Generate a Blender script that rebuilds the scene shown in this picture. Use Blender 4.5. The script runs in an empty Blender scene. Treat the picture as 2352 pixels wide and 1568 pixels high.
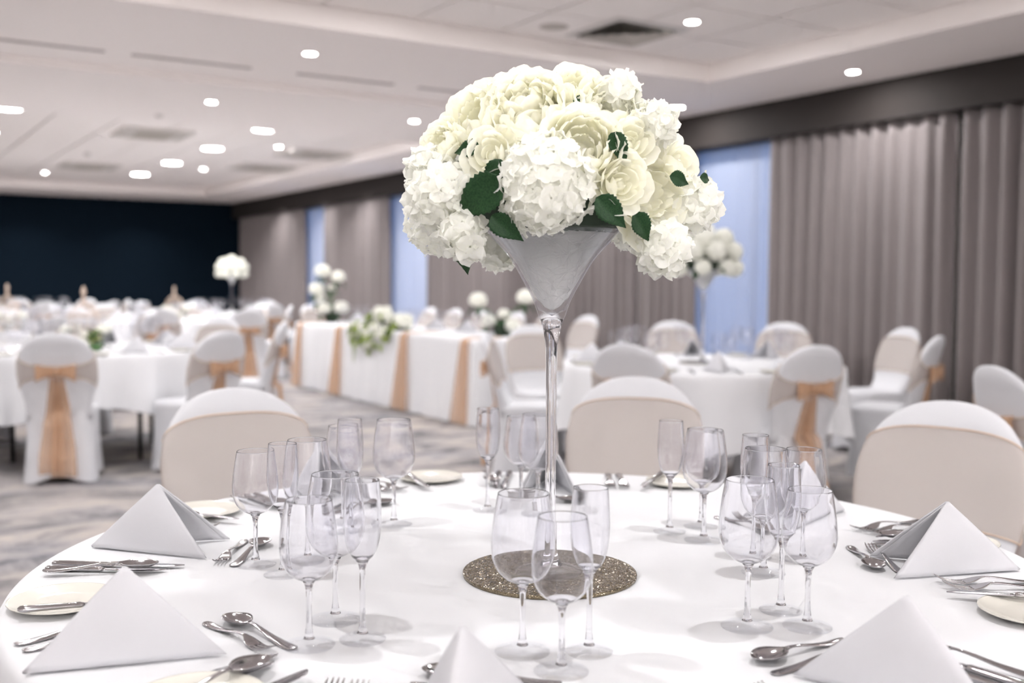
import bpy, math, random
from mathutils import Vector, Matrix
from math import sin, cos, pi, radians, sqrt, exp, atan2

random.seed(7)
S = bpy.context.scene
COL = S.collection

# ------------------------------------------------------------------ camera
cam_d = bpy.data.cameras.new('camera'); cam = bpy.data.objects.new('camera', cam_d); COL.objects.link(cam)
S.camera = cam
cam_d.sensor_width = 36.0
cam_d.lens = 36.0 * 2443.24 / 2352.0
H = 1.27
_yaw, _pit, _rol = radians(32.1667), radians(-3.2026), radians(0.3711)
_fw = Vector((sin(_yaw) * cos(_pit), cos(_yaw) * cos(_pit), sin(_pit)))
_rt = Vector((cos(_yaw), -sin(_yaw), 0)); _up = _rt.cross(_fw)
_r2 = cos(_rol) * _rt + sin(_rol) * _up; _u2 = -sin(_rol) * _rt + cos(_rol) * _up
cam.matrix_world = Matrix(((_r2.x, _u2.x, -_fw.x, 0), (_r2.y, _u2.y, -_fw.y, 0), (_r2.z, _u2.z, -_fw.z, H), (0, 0, 0, 1)))
cam_d.clip_start = 0.05
cam_d.dof.use_dof = True
cam_d.dof.focus_distance = 1.74
cam_d.dof.aperture_fstop = 2.6
cam_d.dof.aperture_blades = 9

# ------------------------------------------------------------------ world, exposure
W = bpy.data.worlds.new('sky'); S.world = W; W.use_nodes = True
bg = W.node_tree.nodes['Background']
bg.inputs['Color'].default_value = (0.29, 0.50, 1.0, 1); bg.inputs['Strength'].default_value = 0.40
vs = S.view_settings
vs.view_transform = 'Standard'; vs.look = 'None'; vs.gamma = 1.0; vs.use_curve_mapping = False
vs.exposure = 0.95
S.cycles.max_bounces = 26; S.cycles.diffuse_bounces = 5; S.cycles.glossy_bounces = 4
S.cycles.transmission_bounces = 24; S.cycles.transparent_max_bounces = 32
S.cycles.use_adaptive_sampling = True; S.cycles.adaptive_threshold = 0.13; S.cycles.adaptive_min_samples = 10
S.cycles.caustics_reflective = False; S.cycles.caustics_refractive = True
S.cycles.use_denoising = True
S.cycles.sample_clamp_indirect = 6.0

LAMP_W = 11.0          # small downlight
LAMP_BIG_W = 18.0      # large round downlight
LAMP_COL = (1.0, 0.987, 0.992)

# ------------------------------------------------------------------ materials
def mat(name, col, rough=0.6, metal=0.0, **kw):
    m = bpy.data.materials.new(name); m.use_nodes = True
    b = m.node_tree.nodes['Principled BSDF']
    b.inputs['Base Color'].default_value = (*col, 1); b.inputs['Roughness'].default_value = rough; b.inputs['Metallic'].default_value = metal
    for k, v in kw.items(): b.inputs[k].default_value = v
    return m
def nodes(m): return m.node_tree.nodes, m.node_tree.links
def bsdf(m): return m.node_tree.nodes['Principled BSDF']
def noise_color(m, c1, c2, scale, detail=4, lo=0.35, hi=0.65, vec=None, coord='Object', stretch=None):
    n, l = nodes(m)
    tc = n.new('ShaderNodeTexCoord'); nz = n.new('ShaderNodeTexNoise'); cr = n.new('ShaderNodeValToRGB')
    nz.inputs['Scale'].default_value = scale; nz.inputs['Detail'].default_value = detail
    src = tc.outputs[coord]
    if stretch:
        mp = n.new('ShaderNodeMapping'); mp.inputs['Scale'].default_value = stretch; l.new(src, mp.inputs['Vector']); src = mp.outputs['Vector']
    l.new(src, nz.inputs['Vector']); l.new(nz.outputs['Fac'], cr.inputs['Fac'])
    cr.color_ramp.elements[0].position = lo; cr.color_ramp.elements[1].position = hi
    cr.color_ramp.elements[0].color = (*c1, 1); cr.color_ramp.elements[1].color = (*c2, 1)
    l.new(cr.outputs['Color'], bsdf(m).inputs['Base Color'])
    return cr
def bump(m, scale, strength, dist=0.002, detail=3, stretch=None):
    n, l = nodes(m)
    tc = n.new('ShaderNodeTexCoord'); nz = n.new('ShaderNodeTexNoise'); bp = n.new('ShaderNodeBump')
    nz.inputs['Scale'].default_value = scale; nz.inputs['Detail'].default_value = detail
    src = tc.outputs['Object']
    if stretch:
        mp = n.new('ShaderNodeMapping'); mp.inputs['Scale'].default_value = stretch; l.new(src, mp.inputs['Vector']); src = mp.outputs['Vector']
    l.new(src, nz.inputs['Vector']); l.new(nz.outputs['Fac'], bp.inputs['Height'])
    bp.inputs['Strength'].default_value = strength; bp.inputs['Distance'].default_value = dist
    l.new(bp.outputs['Normal'], bsdf(m).inputs['Normal'])
def translucent_mix(m, tcol, fac, alpha=None):
    """principled + translucent (+ optional open weave)"""
    n, l = nodes(m); out = n['Material Output']; b = bsdf(m)
    t = n.new('ShaderNodeBsdfTranslucent'); t.inputs['Color'].default_value = (*tcol, 1)
    mx = n.new('ShaderNodeMixShader'); mx.inputs['Fac'].default_value = fac
    l.new(b.outputs['BSDF'], mx.inputs[1]); l.new(t.outputs['BSDF'], mx.inputs[2])
    last = mx
    if alpha is not None:
        tr = n.new('ShaderNodeBsdfTransparent'); m2 = n.new('ShaderNodeMixShader'); m2.inputs['Fac'].default_value = alpha
        l.new(tr.outputs['BSDF'], m2.inputs[1]); l.new(mx.outputs['Shader'], m2.inputs[2]); last = m2
    l.new(last.outputs['Shader'], out.inputs['Surface'])

MT = {}
MT['linen'] = mat('white_linen', (0.70, 0.705, 0.725), 0.85); bump(MT['linen'], 9, 0.25, 0.004)
MT['napkin'] = mat('white_napkin', (0.56, 0.56, 0.585), 0.85); bump(MT['napkin'], 700, 0.25, 0.0006)
MT['spandex'] = mat('white_spandex', (0.60, 0.605, 0.63), 0.6); bump(MT['spandex'], 14, 0.15, 0.004)
MT['organza'] = mat('peach_organza', (0.70, 0.475, 0.315), 0.45); translucent_mix(MT['organza'], (0.78, 0.53, 0.35), 0.35, 0.42)
MT['organza_band'] = mat('champagne_organza', (0.64, 0.565, 0.515), 0.5); translucent_mix(MT['organza_band'], (0.66, 0.57, 0.51), 0.25, 0.55)
MT['hem'] = mat('sash_hem', (0.62, 0.47, 0.36), 0.6)
MT['steel'] = mat('polished_steel', (0.47, 0.455, 0.465), 0.11, 1.0)
MT['steel_blade'] = mat('brushed_steel_blade', (0.45, 0.44, 0.46), 0.2, 1.0)
MT['plate'] = mat('cream_porcelain', (0.70, 0.68, 0.615), 0.12)
MT['petal'] = mat('cream_petal', (0.95, 0.94, 0.86), 0.55); translucent_mix(MT['petal'], (0.985, 0.978, 0.85), 0.5)
noise_color(MT['petal'], (0.96, 0.945, 0.845), (0.965, 0.96, 0.92), 14, 2)
MT['petal_white'] = mat('white_petal', (0.88, 0.88, 0.82), 0.5); translucent_mix(MT['petal_white'], (0.98, 0.98, 0.93), 0.5)
noise_color(MT['petal_white'], (0.94, 0.94, 0.87), (0.96, 0.96, 0.945), 10, 2)
MT['stamen'] = mat('yellow_flower_heart', (0.80, 0.72, 0.28), 0.7)
MT['leaf'] = mat('dark_leaf', (0.02, 0.06, 0.02), 0.45, **{'Specular IOR Level': 0.25}); translucent_mix(MT['leaf'], (0.06, 0.18, 0.03), 0.12)
noise_color(MT['leaf'], (0.008, 0.032, 0.012), (0.026, 0.075, 0.026), 30, 3)
MT['moss'] = mat('dark_moss', (0.015, 0.03, 0.015), 0.9)
MT['stem'] = mat('green_stem', (0.07, 0.16, 0.05), 0.6)
MT['sprig'] = mat('lime_sprig', (0.30, 0.38, 0.10), 0.6); translucent_mix(MT['sprig'], (0.4, 0.5, 0.1), 0.2)
MT['cascade_petal'] = mat('pale_green_petal', (0.80, 0.80, 0.58), 0.6); translucent_mix(MT['cascade_petal'], (0.85, 0.85, 0.5), 0.25)
MT['fibre'] = mat('white_fibre', (0.93, 0.925, 0.92), 0.7); translucent_mix(MT['fibre'], (0.99, 0.99, 0.99), 0.68)
noise_color(MT['fibre'], (0.91, 0.905, 0.90), (0.97, 0.965, 0.96), 55, 6, .38, .6, stretch=(1, 1, .6)); bump(MT['fibre'], 160, .6, .003, 5)
MT['navy'] = mat('navy_wall_paint', (0.0035, 0.009, 0.0165), 0.85, **{'Specular IOR Level': 0.08}); bump(MT['navy'], 60, 0.1)
MT['wall'] = mat('pale_wall_paint', (0.85, 0.84, 0.83), 0.8); bump(MT['wall'], 60, 0.1)
MT['pelmet'] = mat('charcoal_pelmet', (0.032, 0.027, 0.025), 0.7, **{'Specular IOR Level': 0.15}); bump(MT['pelmet'], 40, 0.08)
MT['curtain'] = mat('taupe_velvet_curtain', (0.195, 0.168, 0.166), 0.75, **{'Sheen Weight': 0.5, 'Sheen Roughness': 0.4}); bump(MT['curtain'], 120, 0.2)
MT['sheer'] = mat('white_sheer', (0.75, 0.78, 0.86), 0.9); translucent_mix(MT['sheer'], (0.85, 0.88, 0.95), 0.6, 0.62)
MT['plaster'] = mat('ceiling_plaster', (0.96, 0.905, 0.88), 0.85); bump(MT['plaster'], 30, 0.05)
MT['tile'] = mat('ceiling_tile', (0.96, 0.91, 0.88), 0.9); bump(MT['tile'], 220, 0.25, 0.001)
MT['grid'] = mat('ceiling_grid', (0.16, 0.145, 0.135), 0.7)
MT['white_plastic'] = mat('white_plastic', (0.68, 0.65, 0.62), 0.45)
MT['vent_dark'] = mat('vent_shadow_grey', (0.10, 0.10, 0.085), 0.7)
MT['vent'] = mat('vent_grey', (0.50, 0.465, 0.42), 0.5)
MT['track'] = mat('track_grey', (0.42, 0.38, 0.365), 0.6)
MT['black_metal'] = mat('black_metal', (0.015, 0.015, 0.016), 0.45)
MT['wood'] = mat('plywood', (0.35, 0.24, 0.14), 0.6); noise_color(MT['wood'], (0.30, 0.20, 0.12), (0.40, 0.28, 0.17), 5, stretch=(1, 12, 1))
MT['cage'] = mat('champagne_wire', (0.58, 0.46, 0.38), 0.45, 0.3)
MT['frame_al'] = mat('window_frame_grey', (0.30, 0.30, 0.31), 0.5)
MT['base_dark'] = mat('dark_baseboard', (0.05, 0.045, 0.042), 0.5)

def carpet():
    m = mat('patterned_carpet', (0.3, 0.28, 0.27), 0.95); n, l = nodes(m)
    tc = n.new('ShaderNodeTexCoord'); mp = n.new('ShaderNodeMapping'); mp.inputs['Rotation'].default_value = (0, 0, radians(20)); mp.inputs['Scale'].default_value = (0.8, 1.45, 1)
    l.new(tc.outputs['Object'], mp.inputs['Vector'])
    n1 = n.new('ShaderNodeTexNoise'); n1.inputs['Scale'].default_value = 2.0; n1.inputs['Detail'].default_value = 9; n1.inputs['Roughness'].default_value = 0.74; n1.inputs['Distortion'].default_value = 0.8
    n2 = n.new('ShaderNodeTexNoise'); n2.inputs['Scale'].default_value = 0.9; n2.inputs['Detail'].default_value = 6; n2.inputs['Roughness'].default_value = 0.7
    l.new(mp.outputs['Vector'], n1.inputs['Vector']); l.new(mp.outputs['Vector'], n2.inputs['Vector'])
    c1 = n.new('ShaderNodeValToRGB'); e = c1.color_ramp.elements
    e[0].position = 0.31; e[0].color = (0.055, 0.052, 0.056, 1); e[1].position = 0.66; e[1].color = (0.50, 0.435, 0.375, 1)
    a = e.new(0.42); a.color = (0.185, 0.175, 0.18, 1); a = e.new(0.52); a.color = (0.365, 0.335, 0.325, 1)
    c2 = n.new('ShaderNodeValToRGB'); e = c2.color_ramp.elements
    e[0].position = 0.45; e[0].color = (1, 1, 1, 1); e[1].position = 0.62; e[1].color = (0.82, 0.86, 0.94, 1)
    l.new(n1.outputs['Fac'], c1.inputs['Fac']); l.new(n2.outputs['Fac'], c2.inputs['Fac'])
    mx = n.new('ShaderNodeMix'); mx.data_type = 'RGBA'; mx.blend_type = 'MULTIPLY'; mx.inputs['Factor'].default_value = 0.9
    l.new(c1.outputs['Color'], mx.inputs[6]); l.new(c2.outputs['Color'], mx.inputs[7]); l.new(mx.outputs[2], bsdf(m).inputs['Base Color'])
    bump(m, 400, 0.5, 0.004)
    return m
MT['carpet'] = carpet()

def thin_glass(name, tint, edge, rough=0.0, refl=0.75, base=0.045, refr=False):
    m = bpy.data.materials.new(name); m.use_nodes = True; n, l = nodes(m); n.clear()
    out = n.new('ShaderNodeOutputMaterial'); tr = n.new('ShaderNodeBsdfTransparent'); gl = n.new('ShaderNodeBsdfGlass' if refr else 'ShaderNodeBsdfGlossy'); mx = n.new('ShaderNodeMixShader')
    fr = n.new('ShaderNodeMath'); fr.operation = 'POWER'; fr.inputs[1].default_value = 1.6 if refr else 4.0
    fa = n.new('ShaderNodeMath'); fa.operation = 'MULTIPLY_ADD'; fa.inputs[1].default_value = refl; fa.inputs[2].default_value = base
    lw = n.new('ShaderNodeLayerWeight'); lw.inputs['Blend'].default_value = 0.5
    pw = n.new('ShaderNodeMath'); pw.operation = 'POWER'; pw.inputs[1].default_value = 2.6
    cr = n.new('ShaderNodeMix'); cr.data_type = 'RGBA'; cr.inputs[6].default_value = (*tint, 1); cr.inputs[7].default_value = (*edge, 1)
    l.new(lw.outputs['Facing'], pw.inputs[0]); l.new(lw.outputs['Facing'], fr.inputs[0]); l.new(fr.outputs['Value'], fa.inputs[0]); l.new(pw.outputs['Value'], cr.inputs['Factor']); l.new(cr.outputs[2], tr.inputs['Color'])
    gl.inputs['Roughness'].default_value = rough; gl.inputs['Color'].default_value = (0.97, 0.975, 1, 1)
    if refr: gl.inputs['IOR'].default_value = 1.5
    l.new(fa.outputs['Value'], mx.inputs['Fac']); l.new(tr.outputs['BSDF'], mx.inputs[1]); l.new(gl.outputs['BSDF'], mx.inputs[2]); l.new(mx.outputs['Shader'], out.inputs['Surface'])
    return m
MT['glass_bowl'] = thin_glass('clear_glass_bowl', (0.994, 0.994, 0.996), (0.86, 0.87, 0.91), refl=0.7, base=0.035)
MT['glass_foot'] = thin_glass('clear_glass_foot', (0.994, 0.994, 0.996), (0.955, 0.96, 0.97), refl=0.30, base=0.03)
MT['pane'] = thin_glass('window_pane', (0.94, 0.96, 0.98), (0.8, 0.85, 0.9))
def solid_glass():
    m = bpy.data.materials.new('clear_glass_stem'); m.use_nodes = True; n, l = nodes(m); n.clear()
    out = n.new('ShaderNodeOutputMaterial'); g = n.new('ShaderNodeBsdfGlass'); g.inputs['IOR'].default_value = 1.5; g.inputs['Color'].default_value = (0.98, 0.98, 0.99, 1); g.inputs['Roughness'].default_value = 0.0
    l.new(g.outputs['BSDF'], out.inputs['Surface']); return m
MT['glass_stem'] = solid_glass()
def glitter():
    m = mat('gold_glitter', (0.27, 0.225, 0.155), 0.16, 0.9); n, l = nodes(m)
    tc = n.new('ShaderNodeTexCoord'); vo = n.new('ShaderNodeTexVoronoi'); vo.inputs['Scale'].default_value = 520
    ge = n.new('ShaderNodeNewGeometry'); sb = n.new('ShaderNodeVectorMath'); sb.operation = 'SUBTRACT'; sb.inputs[1].default_value = (0.5, 0.5, 0.5)
    sc = n.new('ShaderNodeVectorMath'); sc.operation = 'SCALE'; sc.inputs['Scale'].default_value = 0.75
    ad = n.new('ShaderNodeVectorMath'); ad.operation = 'ADD'; nm = n.new('ShaderNodeVectorMath'); nm.operation = 'NORMALIZE'
    l.new(tc.outputs['Object'], vo.inputs['Vector']); l.new(vo.outputs['Color'], sb.inputs[0]); l.new(sb.outputs[0], sc.inputs[0]); l.new(sc.outputs[0], ad.inputs[0]); l.new(ge.outputs['Normal'], ad.inputs[1]); l.new(ad.outputs[0], nm.inputs[0]); l.new(nm.outputs[0], bsdf(m).inputs['Normal'])
    return m
MT['glitter'] = glitter()
def emit(name, col, st):
    m = bpy.data.materials.new(name); m.use_nodes = True; n, l = nodes(m); n.clear()
    out = n.new('ShaderNodeOutputMaterial'); e = n.new('ShaderNodeEmission'); e.inputs['Color'].default_value = (*col, 1); e.inputs['Strength'].default_value = st
    l.new(e.outputs['Emission'], out.inputs['Surface']); return m
MT['lens'] = emit('lamp_lens', (1.0, 0.97, 0.94), 40)
MT['lens_deep'] = mat('frosted_recess', (0.95, 0.93, 0.92), 0.3)

# ------------------------------------------------------------------ mesh helpers
def mesh(name, v, f, m, smooth=True):
    me = bpy.data.meshes.new(name); me.from_pydata([tuple(p) for p in v], [], f); me.update()
    if smooth: me.polygons.foreach_set('use_smooth', [True] * len(me.polygons))
    if m: me.materials.append(MT[m] if isinstance(m, str) else m)
    return me
def put(name, me, parent=None, loc=(0, 0, 0), rot=(0, 0, 0), scale=(1, 1, 1), **props):
    o = bpy.data.objects.new(name, me); COL.objects.link(o)
    o.parent = parent; o.location = loc; o.rotation_euler = rot; o.scale = scale
    for k, v in props.items(): o[k] = v
    return o
def thing(name, label, cat, loc=(0, 0, 0), rz=0, group=None):
    o = bpy.data.objects.new(name, None); COL.objects.link(o); o.location = loc; o.rotation_euler = (0, 0, rz); o.empty_display_size = 0.05
    o['label'] = label; o['category'] = cat
    if group: o['group'] = group
    return o
def tag(o, label, cat, group=None):
    o['label'] = label; o['category'] = cat
    if group: o['group'] = group
    return o
def box_vf(x0, x1, y0, y1, z0, z1, b=0):
    v = [(x0, y0, z0), (x1, y0, z0), (x1, y1, z0), (x0, y1, z0), (x0, y0, z1), (x1, y0, z1), (x1, y1, z1), (x0, y1, z1)]
    return v, [(0, 3, 2, 1), (4, 5, 6, 7), (0, 1, 5, 4), (1, 2, 6, 5), (2, 3, 7, 6), (3, 0, 4, 7)]
def join(*vfs):
    V, F = [], []
    for v, f in vfs:
        k = len(V); V += list(v); F += [tuple(i + k for i in q) for q in f]
    return V, F
def xf(vf, M): return [M @ Vector(p) for p in vf[0]], vf[1]
def lathe(prof, seg=32, closed=False):
    """prof: (r,z) list from bottom to top; r==0 ends become poles"""
    V, F, rows = [], [], []
    for r, z in prof:
        if r < 1e-6: rows.append([len(V)]); V.append((0, 0, z))
        else:
            rows.append(list(range(len(V), len(V) + seg))); V += [(r * cos(2 * pi * i / seg), r * sin(2 * pi * i / seg), z) for i in range(seg)]
    if closed: rows.append(rows[0])
    for a, b in zip(rows, rows[1:]):
        for i in range(seg):
            j = (i + 1) % seg
            if len(a) == 1 and len(b) == 1: continue
            if len(a) == 1: F.append((a[0], b[j], b[i]))
            elif len(b) == 1: F.append((a[i], a[j], b[0]))
            else: F.append((a[i], a[j], b[j], b[i]))
    return V, F
def loft(rings, cap0=True, cap1=True):
    V, F = [], []; n = len(rings[0])
    for r in rings: V += list(r)
    for k in range(len(rings) - 1):
        for i in range(n):
            j = (i + 1) % n; F.append((k * n + i, k * n + j, (k + 1) * n + j, (k + 1) * n + i))
    if cap0: F.append(tuple(reversed(range(n))))
    if cap1: F.append(tuple(range((len(rings) - 1) * n, len(rings) * n)))
    return V, F
def grid(fn, nu, nv):
    V = [fn(i / nu, j / nv) for j in range(nv + 1) for i in range(nu + 1)]
    F = [(j * (nu + 1) + i, j * (nu + 1) + i + 1, (j + 1) * (nu + 1) + i + 1, (j + 1) * (nu + 1) + i) for j in range(nv) for i in range(nu)]
    return V, F
def shell(fn, nu, nv, th):
    """closed thick sheet: fn(u,v)->Vector ; offset along finite-difference normal"""
    top, bot = [], []
    e = 1e-3
    for j in range(nv + 1):
        for i in range(nu + 1):
            u, v = i / nu, j / nv; p = Vector(fn(u, v))
            du = Vector(fn(min(u + e, 1), v)) - Vector(fn(max(u - e, 0), v)); dv = Vector(fn(u, min(v + e, 1))) - Vector(fn(u, max(v - e, 0)))
            n = du.cross(dv)
            n = n.normalized() if n.length > 1e-12 else Vector((0, 0, 1))
            top.append(p + n * th / 2); bot.append(p - n * th / 2)
    w = nu + 1; N = len(top); F = []
    for j in range(nv):
        for i in range(nu):
            a, b, c, d = j * w + i, j * w + i + 1, (j + 1) * w + i + 1, (j + 1) * w + i
            F.append((a, b, c, d)); F.append((N + d, N + c, N + b, N + a))
    for i in range(nu):
        F.append((i, N + i, N + i + 1, i + 1)); k = nv * w; F.append((k + i + 1, N + k + i + 1, N + k + i, k + i))
    for j in range(nv):
        F.append(((j + 1) * w, N + (j + 1) * w, N + j * w, j * w)); k = nu; F.append((j * w + k, N + j * w + k, N + (j + 1) * w + k, (j + 1) * w + k))
    return top + bot, F
def tube(pts, r, seg=6):
    pts = [Vector(p) for p in pts]; rr = r if isinstance(r, (list, tuple)) else [r] * len(pts); rings = []
    for i, p in enumerate(pts):
        t = (pts[min(i + 1, len(pts) - 1)] - pts[max(i - 1, 0)]).normalized()
        a = Vector((0, 0, 1)) if abs(t.z) < 0.9 else Vector((1, 0, 0)); x = t.cross(a).normalized(); y = t.cross(x)
        rings.append([p + (x * cos(2 * pi * k / seg) + y * sin(2 * pi * k / seg)) * rr[i] for k in range(seg)])
    return loft(rings)
def interp(tab, x):
    if x <= tab[0][0]: return tab[0][1]
    for (a, b), (c, d) in zip(tab, tab[1:]):
        if x <= c:
            t = (x - a) / (c - a); t = t * t * (3 - 2 * t) if False else t
            return b + (d - b) * t
    return tab[-1][1]
def copy_tree(o, parent=None):
    c = o.copy(); COL.objects.link(c); c.parent = parent
    for ch in o.children: copy_tree(ch, c)
    return c
UP = Vector((0, 0, 1))
def look_rot(n, spin=0.0):
    return (Vector(n).to_track_quat('Z', 'Y').to_matrix() @ Matrix.Rotation(spin, 3, 'Z')).to_euler()

# ================================================================== ROOM
XW, YB, XL, YF = 7.95, 24.2, -4.2, -4.2      # window wall, far wall, left wall, wall behind the camera
ZS, ZT = 3.02, 3.177                          # soffit, tile field
def struct(name, vf, m, parent=None, smooth=False, label=None):
    o = put(name, mesh(name, *vf, m, smooth), parent)
    if parent is None: o['kind'] = 'structure'
    if label: o['label'] = label
    return o
struct('floor', box_vf(XL - .2, XW + .2, YF - .2, YB + .2, -0.1, 0), 'carpet', label='mottled grey and beige patterned carpet')
struct('wall_back', box_vf(XL, XW + .2, YB, YB + .2, 0, 3.3), 'navy', label='dark navy painted end wall')
struct('wall_left', box_vf(XL - .2, XL, YF - .2, YB + .2, 0, 3.3), 'wall')
struct('wall_front', box_vf(XL, XW + .2, YF - .2, YF, 0, 3.3), 'wall')
struct('baseboard_back', box_vf(XL, XW, YB - .02, YB, 0, 0.12), 'base_dark')
WIN = [(7.1, 9.0), (14.35, 16.5), (18.4, 20.3)]
segs, y0 = [], YF
for a, b in WIN:
    segs.append(box_vf(XW, XW + .2, y0, a, 0, 3.3)); segs.append(box_vf(XW, XW + .2, a, b, 0, 0.25)); segs.append(box_vf(XW, XW + .2, a, b, 2.85, 3.3)); y0 = b
segs.append(box_vf(XW, XW + .2, y0, YB, 0, 3.3))
struct('wall_right', join(*segs), 'wall')
for i, (a, b) in enumerate(WIN):
    w = struct('window_%d' % (i + 1), join(box_vf(XW + .05, XW + .11, a, a + .06, .25, 2.85), box_vf(XW + .05, XW + .11, b - .06, b, .25, 2.85), box_vf(XW + .05, XW + .11, a + .06, b - .06, .25, .31), box_vf(XW + .05, XW + .11, a + .06, b - .06, 2.79, 2.85), box_vf(XW + .05, XW + .11, (a + b) / 2 - .03, (a + b) / 2 + .03, .31, 2.79)), 'frame_al')
    for s, e in ((a + .06, (a + b) / 2 - .03), ((a + b) / 2 + .03, b - .06)):
        put('window_pane', mesh('window_pane', *box_vf(XW + .075, XW + .081, s, e, .31, 2.79), 'pane', False), w)

# ceiling: soffit with two trays
X0, X1 = -3.63, 6.45
TR = [(-3.03, 7.05), (12.2, 22.28)]
def slab(x0, x1, y0, y1): return box_vf(x0, x1, y0, y1, ZS, ZS + .3)
struct('ceiling', join(slab(X1, XW + .2, YF, YB), slab(XL, X0, YF, YB), slab(X0, X1, YF, TR[0][0]), slab(X0, X1, TR[0][1], TR[1][0]), slab(X0, X1, TR[1][1], YB)), 'plaster', label='dropped plaster soffit around the tiled ceiling trays')
tile_me = mesh('ceiling_tile', *join(box_vf(-.350, .350, -.350, .350, 0, .012)), 'tile', False)
for k, (ya, yb) in enumerate(TR):
    c = struct('ceiling', box_vf(X0, X1, ya, yb, ZT + .012, ZT + .06), 'grid', label='recessed ceiling tray of square tiles')
    nx, ny = 14, 14
    for i in range(nx):
        for j in range(ny):
            put('ceiling_tile', tile_me, c, (X0 + .36 + i * .72, ya + .36 + j * .72, ZT))
struct('trim_1', box_vf(7.60, XW, YF, YB, 2.676, ZS), 'pelmet', label='long charcoal pelmet above the curtains')
struct('trim_2', box_vf(XL, 7.60, 9.24, 9.62, ZS - .06, ZS), 'plaster', label='shallow downstand beam across the ceiling')
struct('trim_3', join(*[box_vf(a, b, 8.66, 8.72, ZS - .006, ZS) for a, b in ((XL, 1.75), (1.95, 2.9), (3.3, 4.2), (4.45, 5.6), (5.9, 7.55))]), 'track', label='grey partition track line in the ceiling')  # gaps in the strip stand in for reflections breaking up the line

# ------------------------------------------------------------------ ceiling lamps and fittings
def lamp(x, y, z, label, big=False, watt=None, group=None, dim=False):
    r = 0.14 if big else 0.047
    t = thing('ceiling_light', label, 'ceiling light', (x, y, z), 0, group)
    k = ('lamp', big, dim)
    if k not in MESHES:
        MESHES[k] = (mesh('trim_ring', *lathe([(r, 0), (r, -.004), (r + .010, -.006), (r + .016, -.002), (r + .016, 0)], 32), 'white_plastic'), mesh('lens', *lathe([(0, -.0035), (r, -.0035), (r, -.001)], 32), 'lens_deep' if dim else 'lens'))
    put('trim_ring', MESHES[k][0], t); put('lens', MESHES[k][1], t)
    ld = bpy.data.lights.new('lamp_glow', 'AREA'); ld.shape = 'DISK'; ld.size = r * 1.9; ld.energy = watt if watt is not None else (LAMP_BIG_W if big else LAMP_W); ld.color = LAMP_COL; ld.spread = radians(125 if dim else 180)
    lo = bpy.data.objects.new('lamp_glow', ld); COL.objects.link(lo); lo.parent = t; lo.location = (0, 0, -.007)
MESHES = {}
G_SOF = 'small round downlights in the soffit'
lamp(7.11, 6.04, ZS, 'small round downlight in the soffit above the nearest taupe curtain', group=G_SOF)
lamp(3.10, 7.886, ZS, 'small round downlight alone in the bulkhead left of the big bouquet', group=G_SOF)
lamp(3.12, 10.55, ZS, 'small downlight right behind the ceiling beam, left one of two', group=G_SOF)
lamp(5.34, 10.53, ZS, 'small downlight right behind the ceiling beam, beside the big bouquet', group=G_SOF)
for y, d in ((8.2, 'beside the blue window'), (10.4, 'hidden behind the bouquet'), (12.6, 'hidden behind the bouquet'), (14.8, 'left of the bouquet, nearest along the pelmet'), (16.75, 'over the sheer window'), (18.72, 'second along the pelmet from the far corner'), (20.89, 'first along the pelmet from the far corner')):
    lamp(7.11, y, ZS, 'small downlight in the soffit ' + d, group=G_SOF, dim=y > 11)
for x, d in ((.9, 'off to the left'), (3.18, 'at the left'), (5.45, 'toward the right corner')):
    lamp(x, 23.08, ZS, 'small downlight in the soffit before the navy wall, ' + d, group=G_SOF, dim=True)
for x, y in ((5.4, 7.886), (.8, 7.886), (-1.5, 7.886), (.9, 10.54), (-1.4, 10.54)):
    lamp(x, y, ZS, 'small downlight in the soffit outside the picture', group=G_SOF)
G_TILE = 'small downlights in the ceiling tiles'
lamp(5.307, 5.991, ZT, 'small bright downlight in the nearest tile beside the square vent', group=G_TILE)
for x, y, d in ((3.12, 12.53, 'first behind the beam on the left'), (5.33, 12.53, 'first behind the beam beside the bouquet'), (5.33, 14.77, 'second row, right of the large lamps'), (5.31, 18.47, 'far row, right of the large lamps'), (5.34, 20.76, 'last, above the far tall bouquet'), (3.13, 20.76, 'last on the left above the navy wall')):
    lamp(x, y, ZT, 'small downlight in the far ceiling tray, ' + d, group=G_TILE, dim=(x, y) in ((3.12, 12.53), (5.34, 20.76)))
for x, y, w in ((1.74, 1.10, 11), (.10, 2.12, 11), (3.1, 3.8, 6), (5.3, 3.4, 11), (.95, 4.4, 6), (3.1, 5.9, 13), (-1.2, 3.9, 13), (-1.9, 0.6, 4), (-.6, -1.3, 4), (2.6, -1.3, 4), (5.3, .9, 10), (-1.3, 6.0, 13), (1.0, 6.0, 13)):  # pair flanking the centrepiece follows table shadows; rear ones added for frontal light
    lamp(x, y, ZT, 'unseen small downlight in the ceiling tray above the near table', group=G_TILE, watt=w)
for x in (-3.2, -.9, 1.4, 3.7, 6.0):  # unseen row added to light surfaces that face the camera
    lamp(x, -3.62, ZS, 'added small downlight in the soffit behind the camera', group=G_SOF, watt=40)
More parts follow.
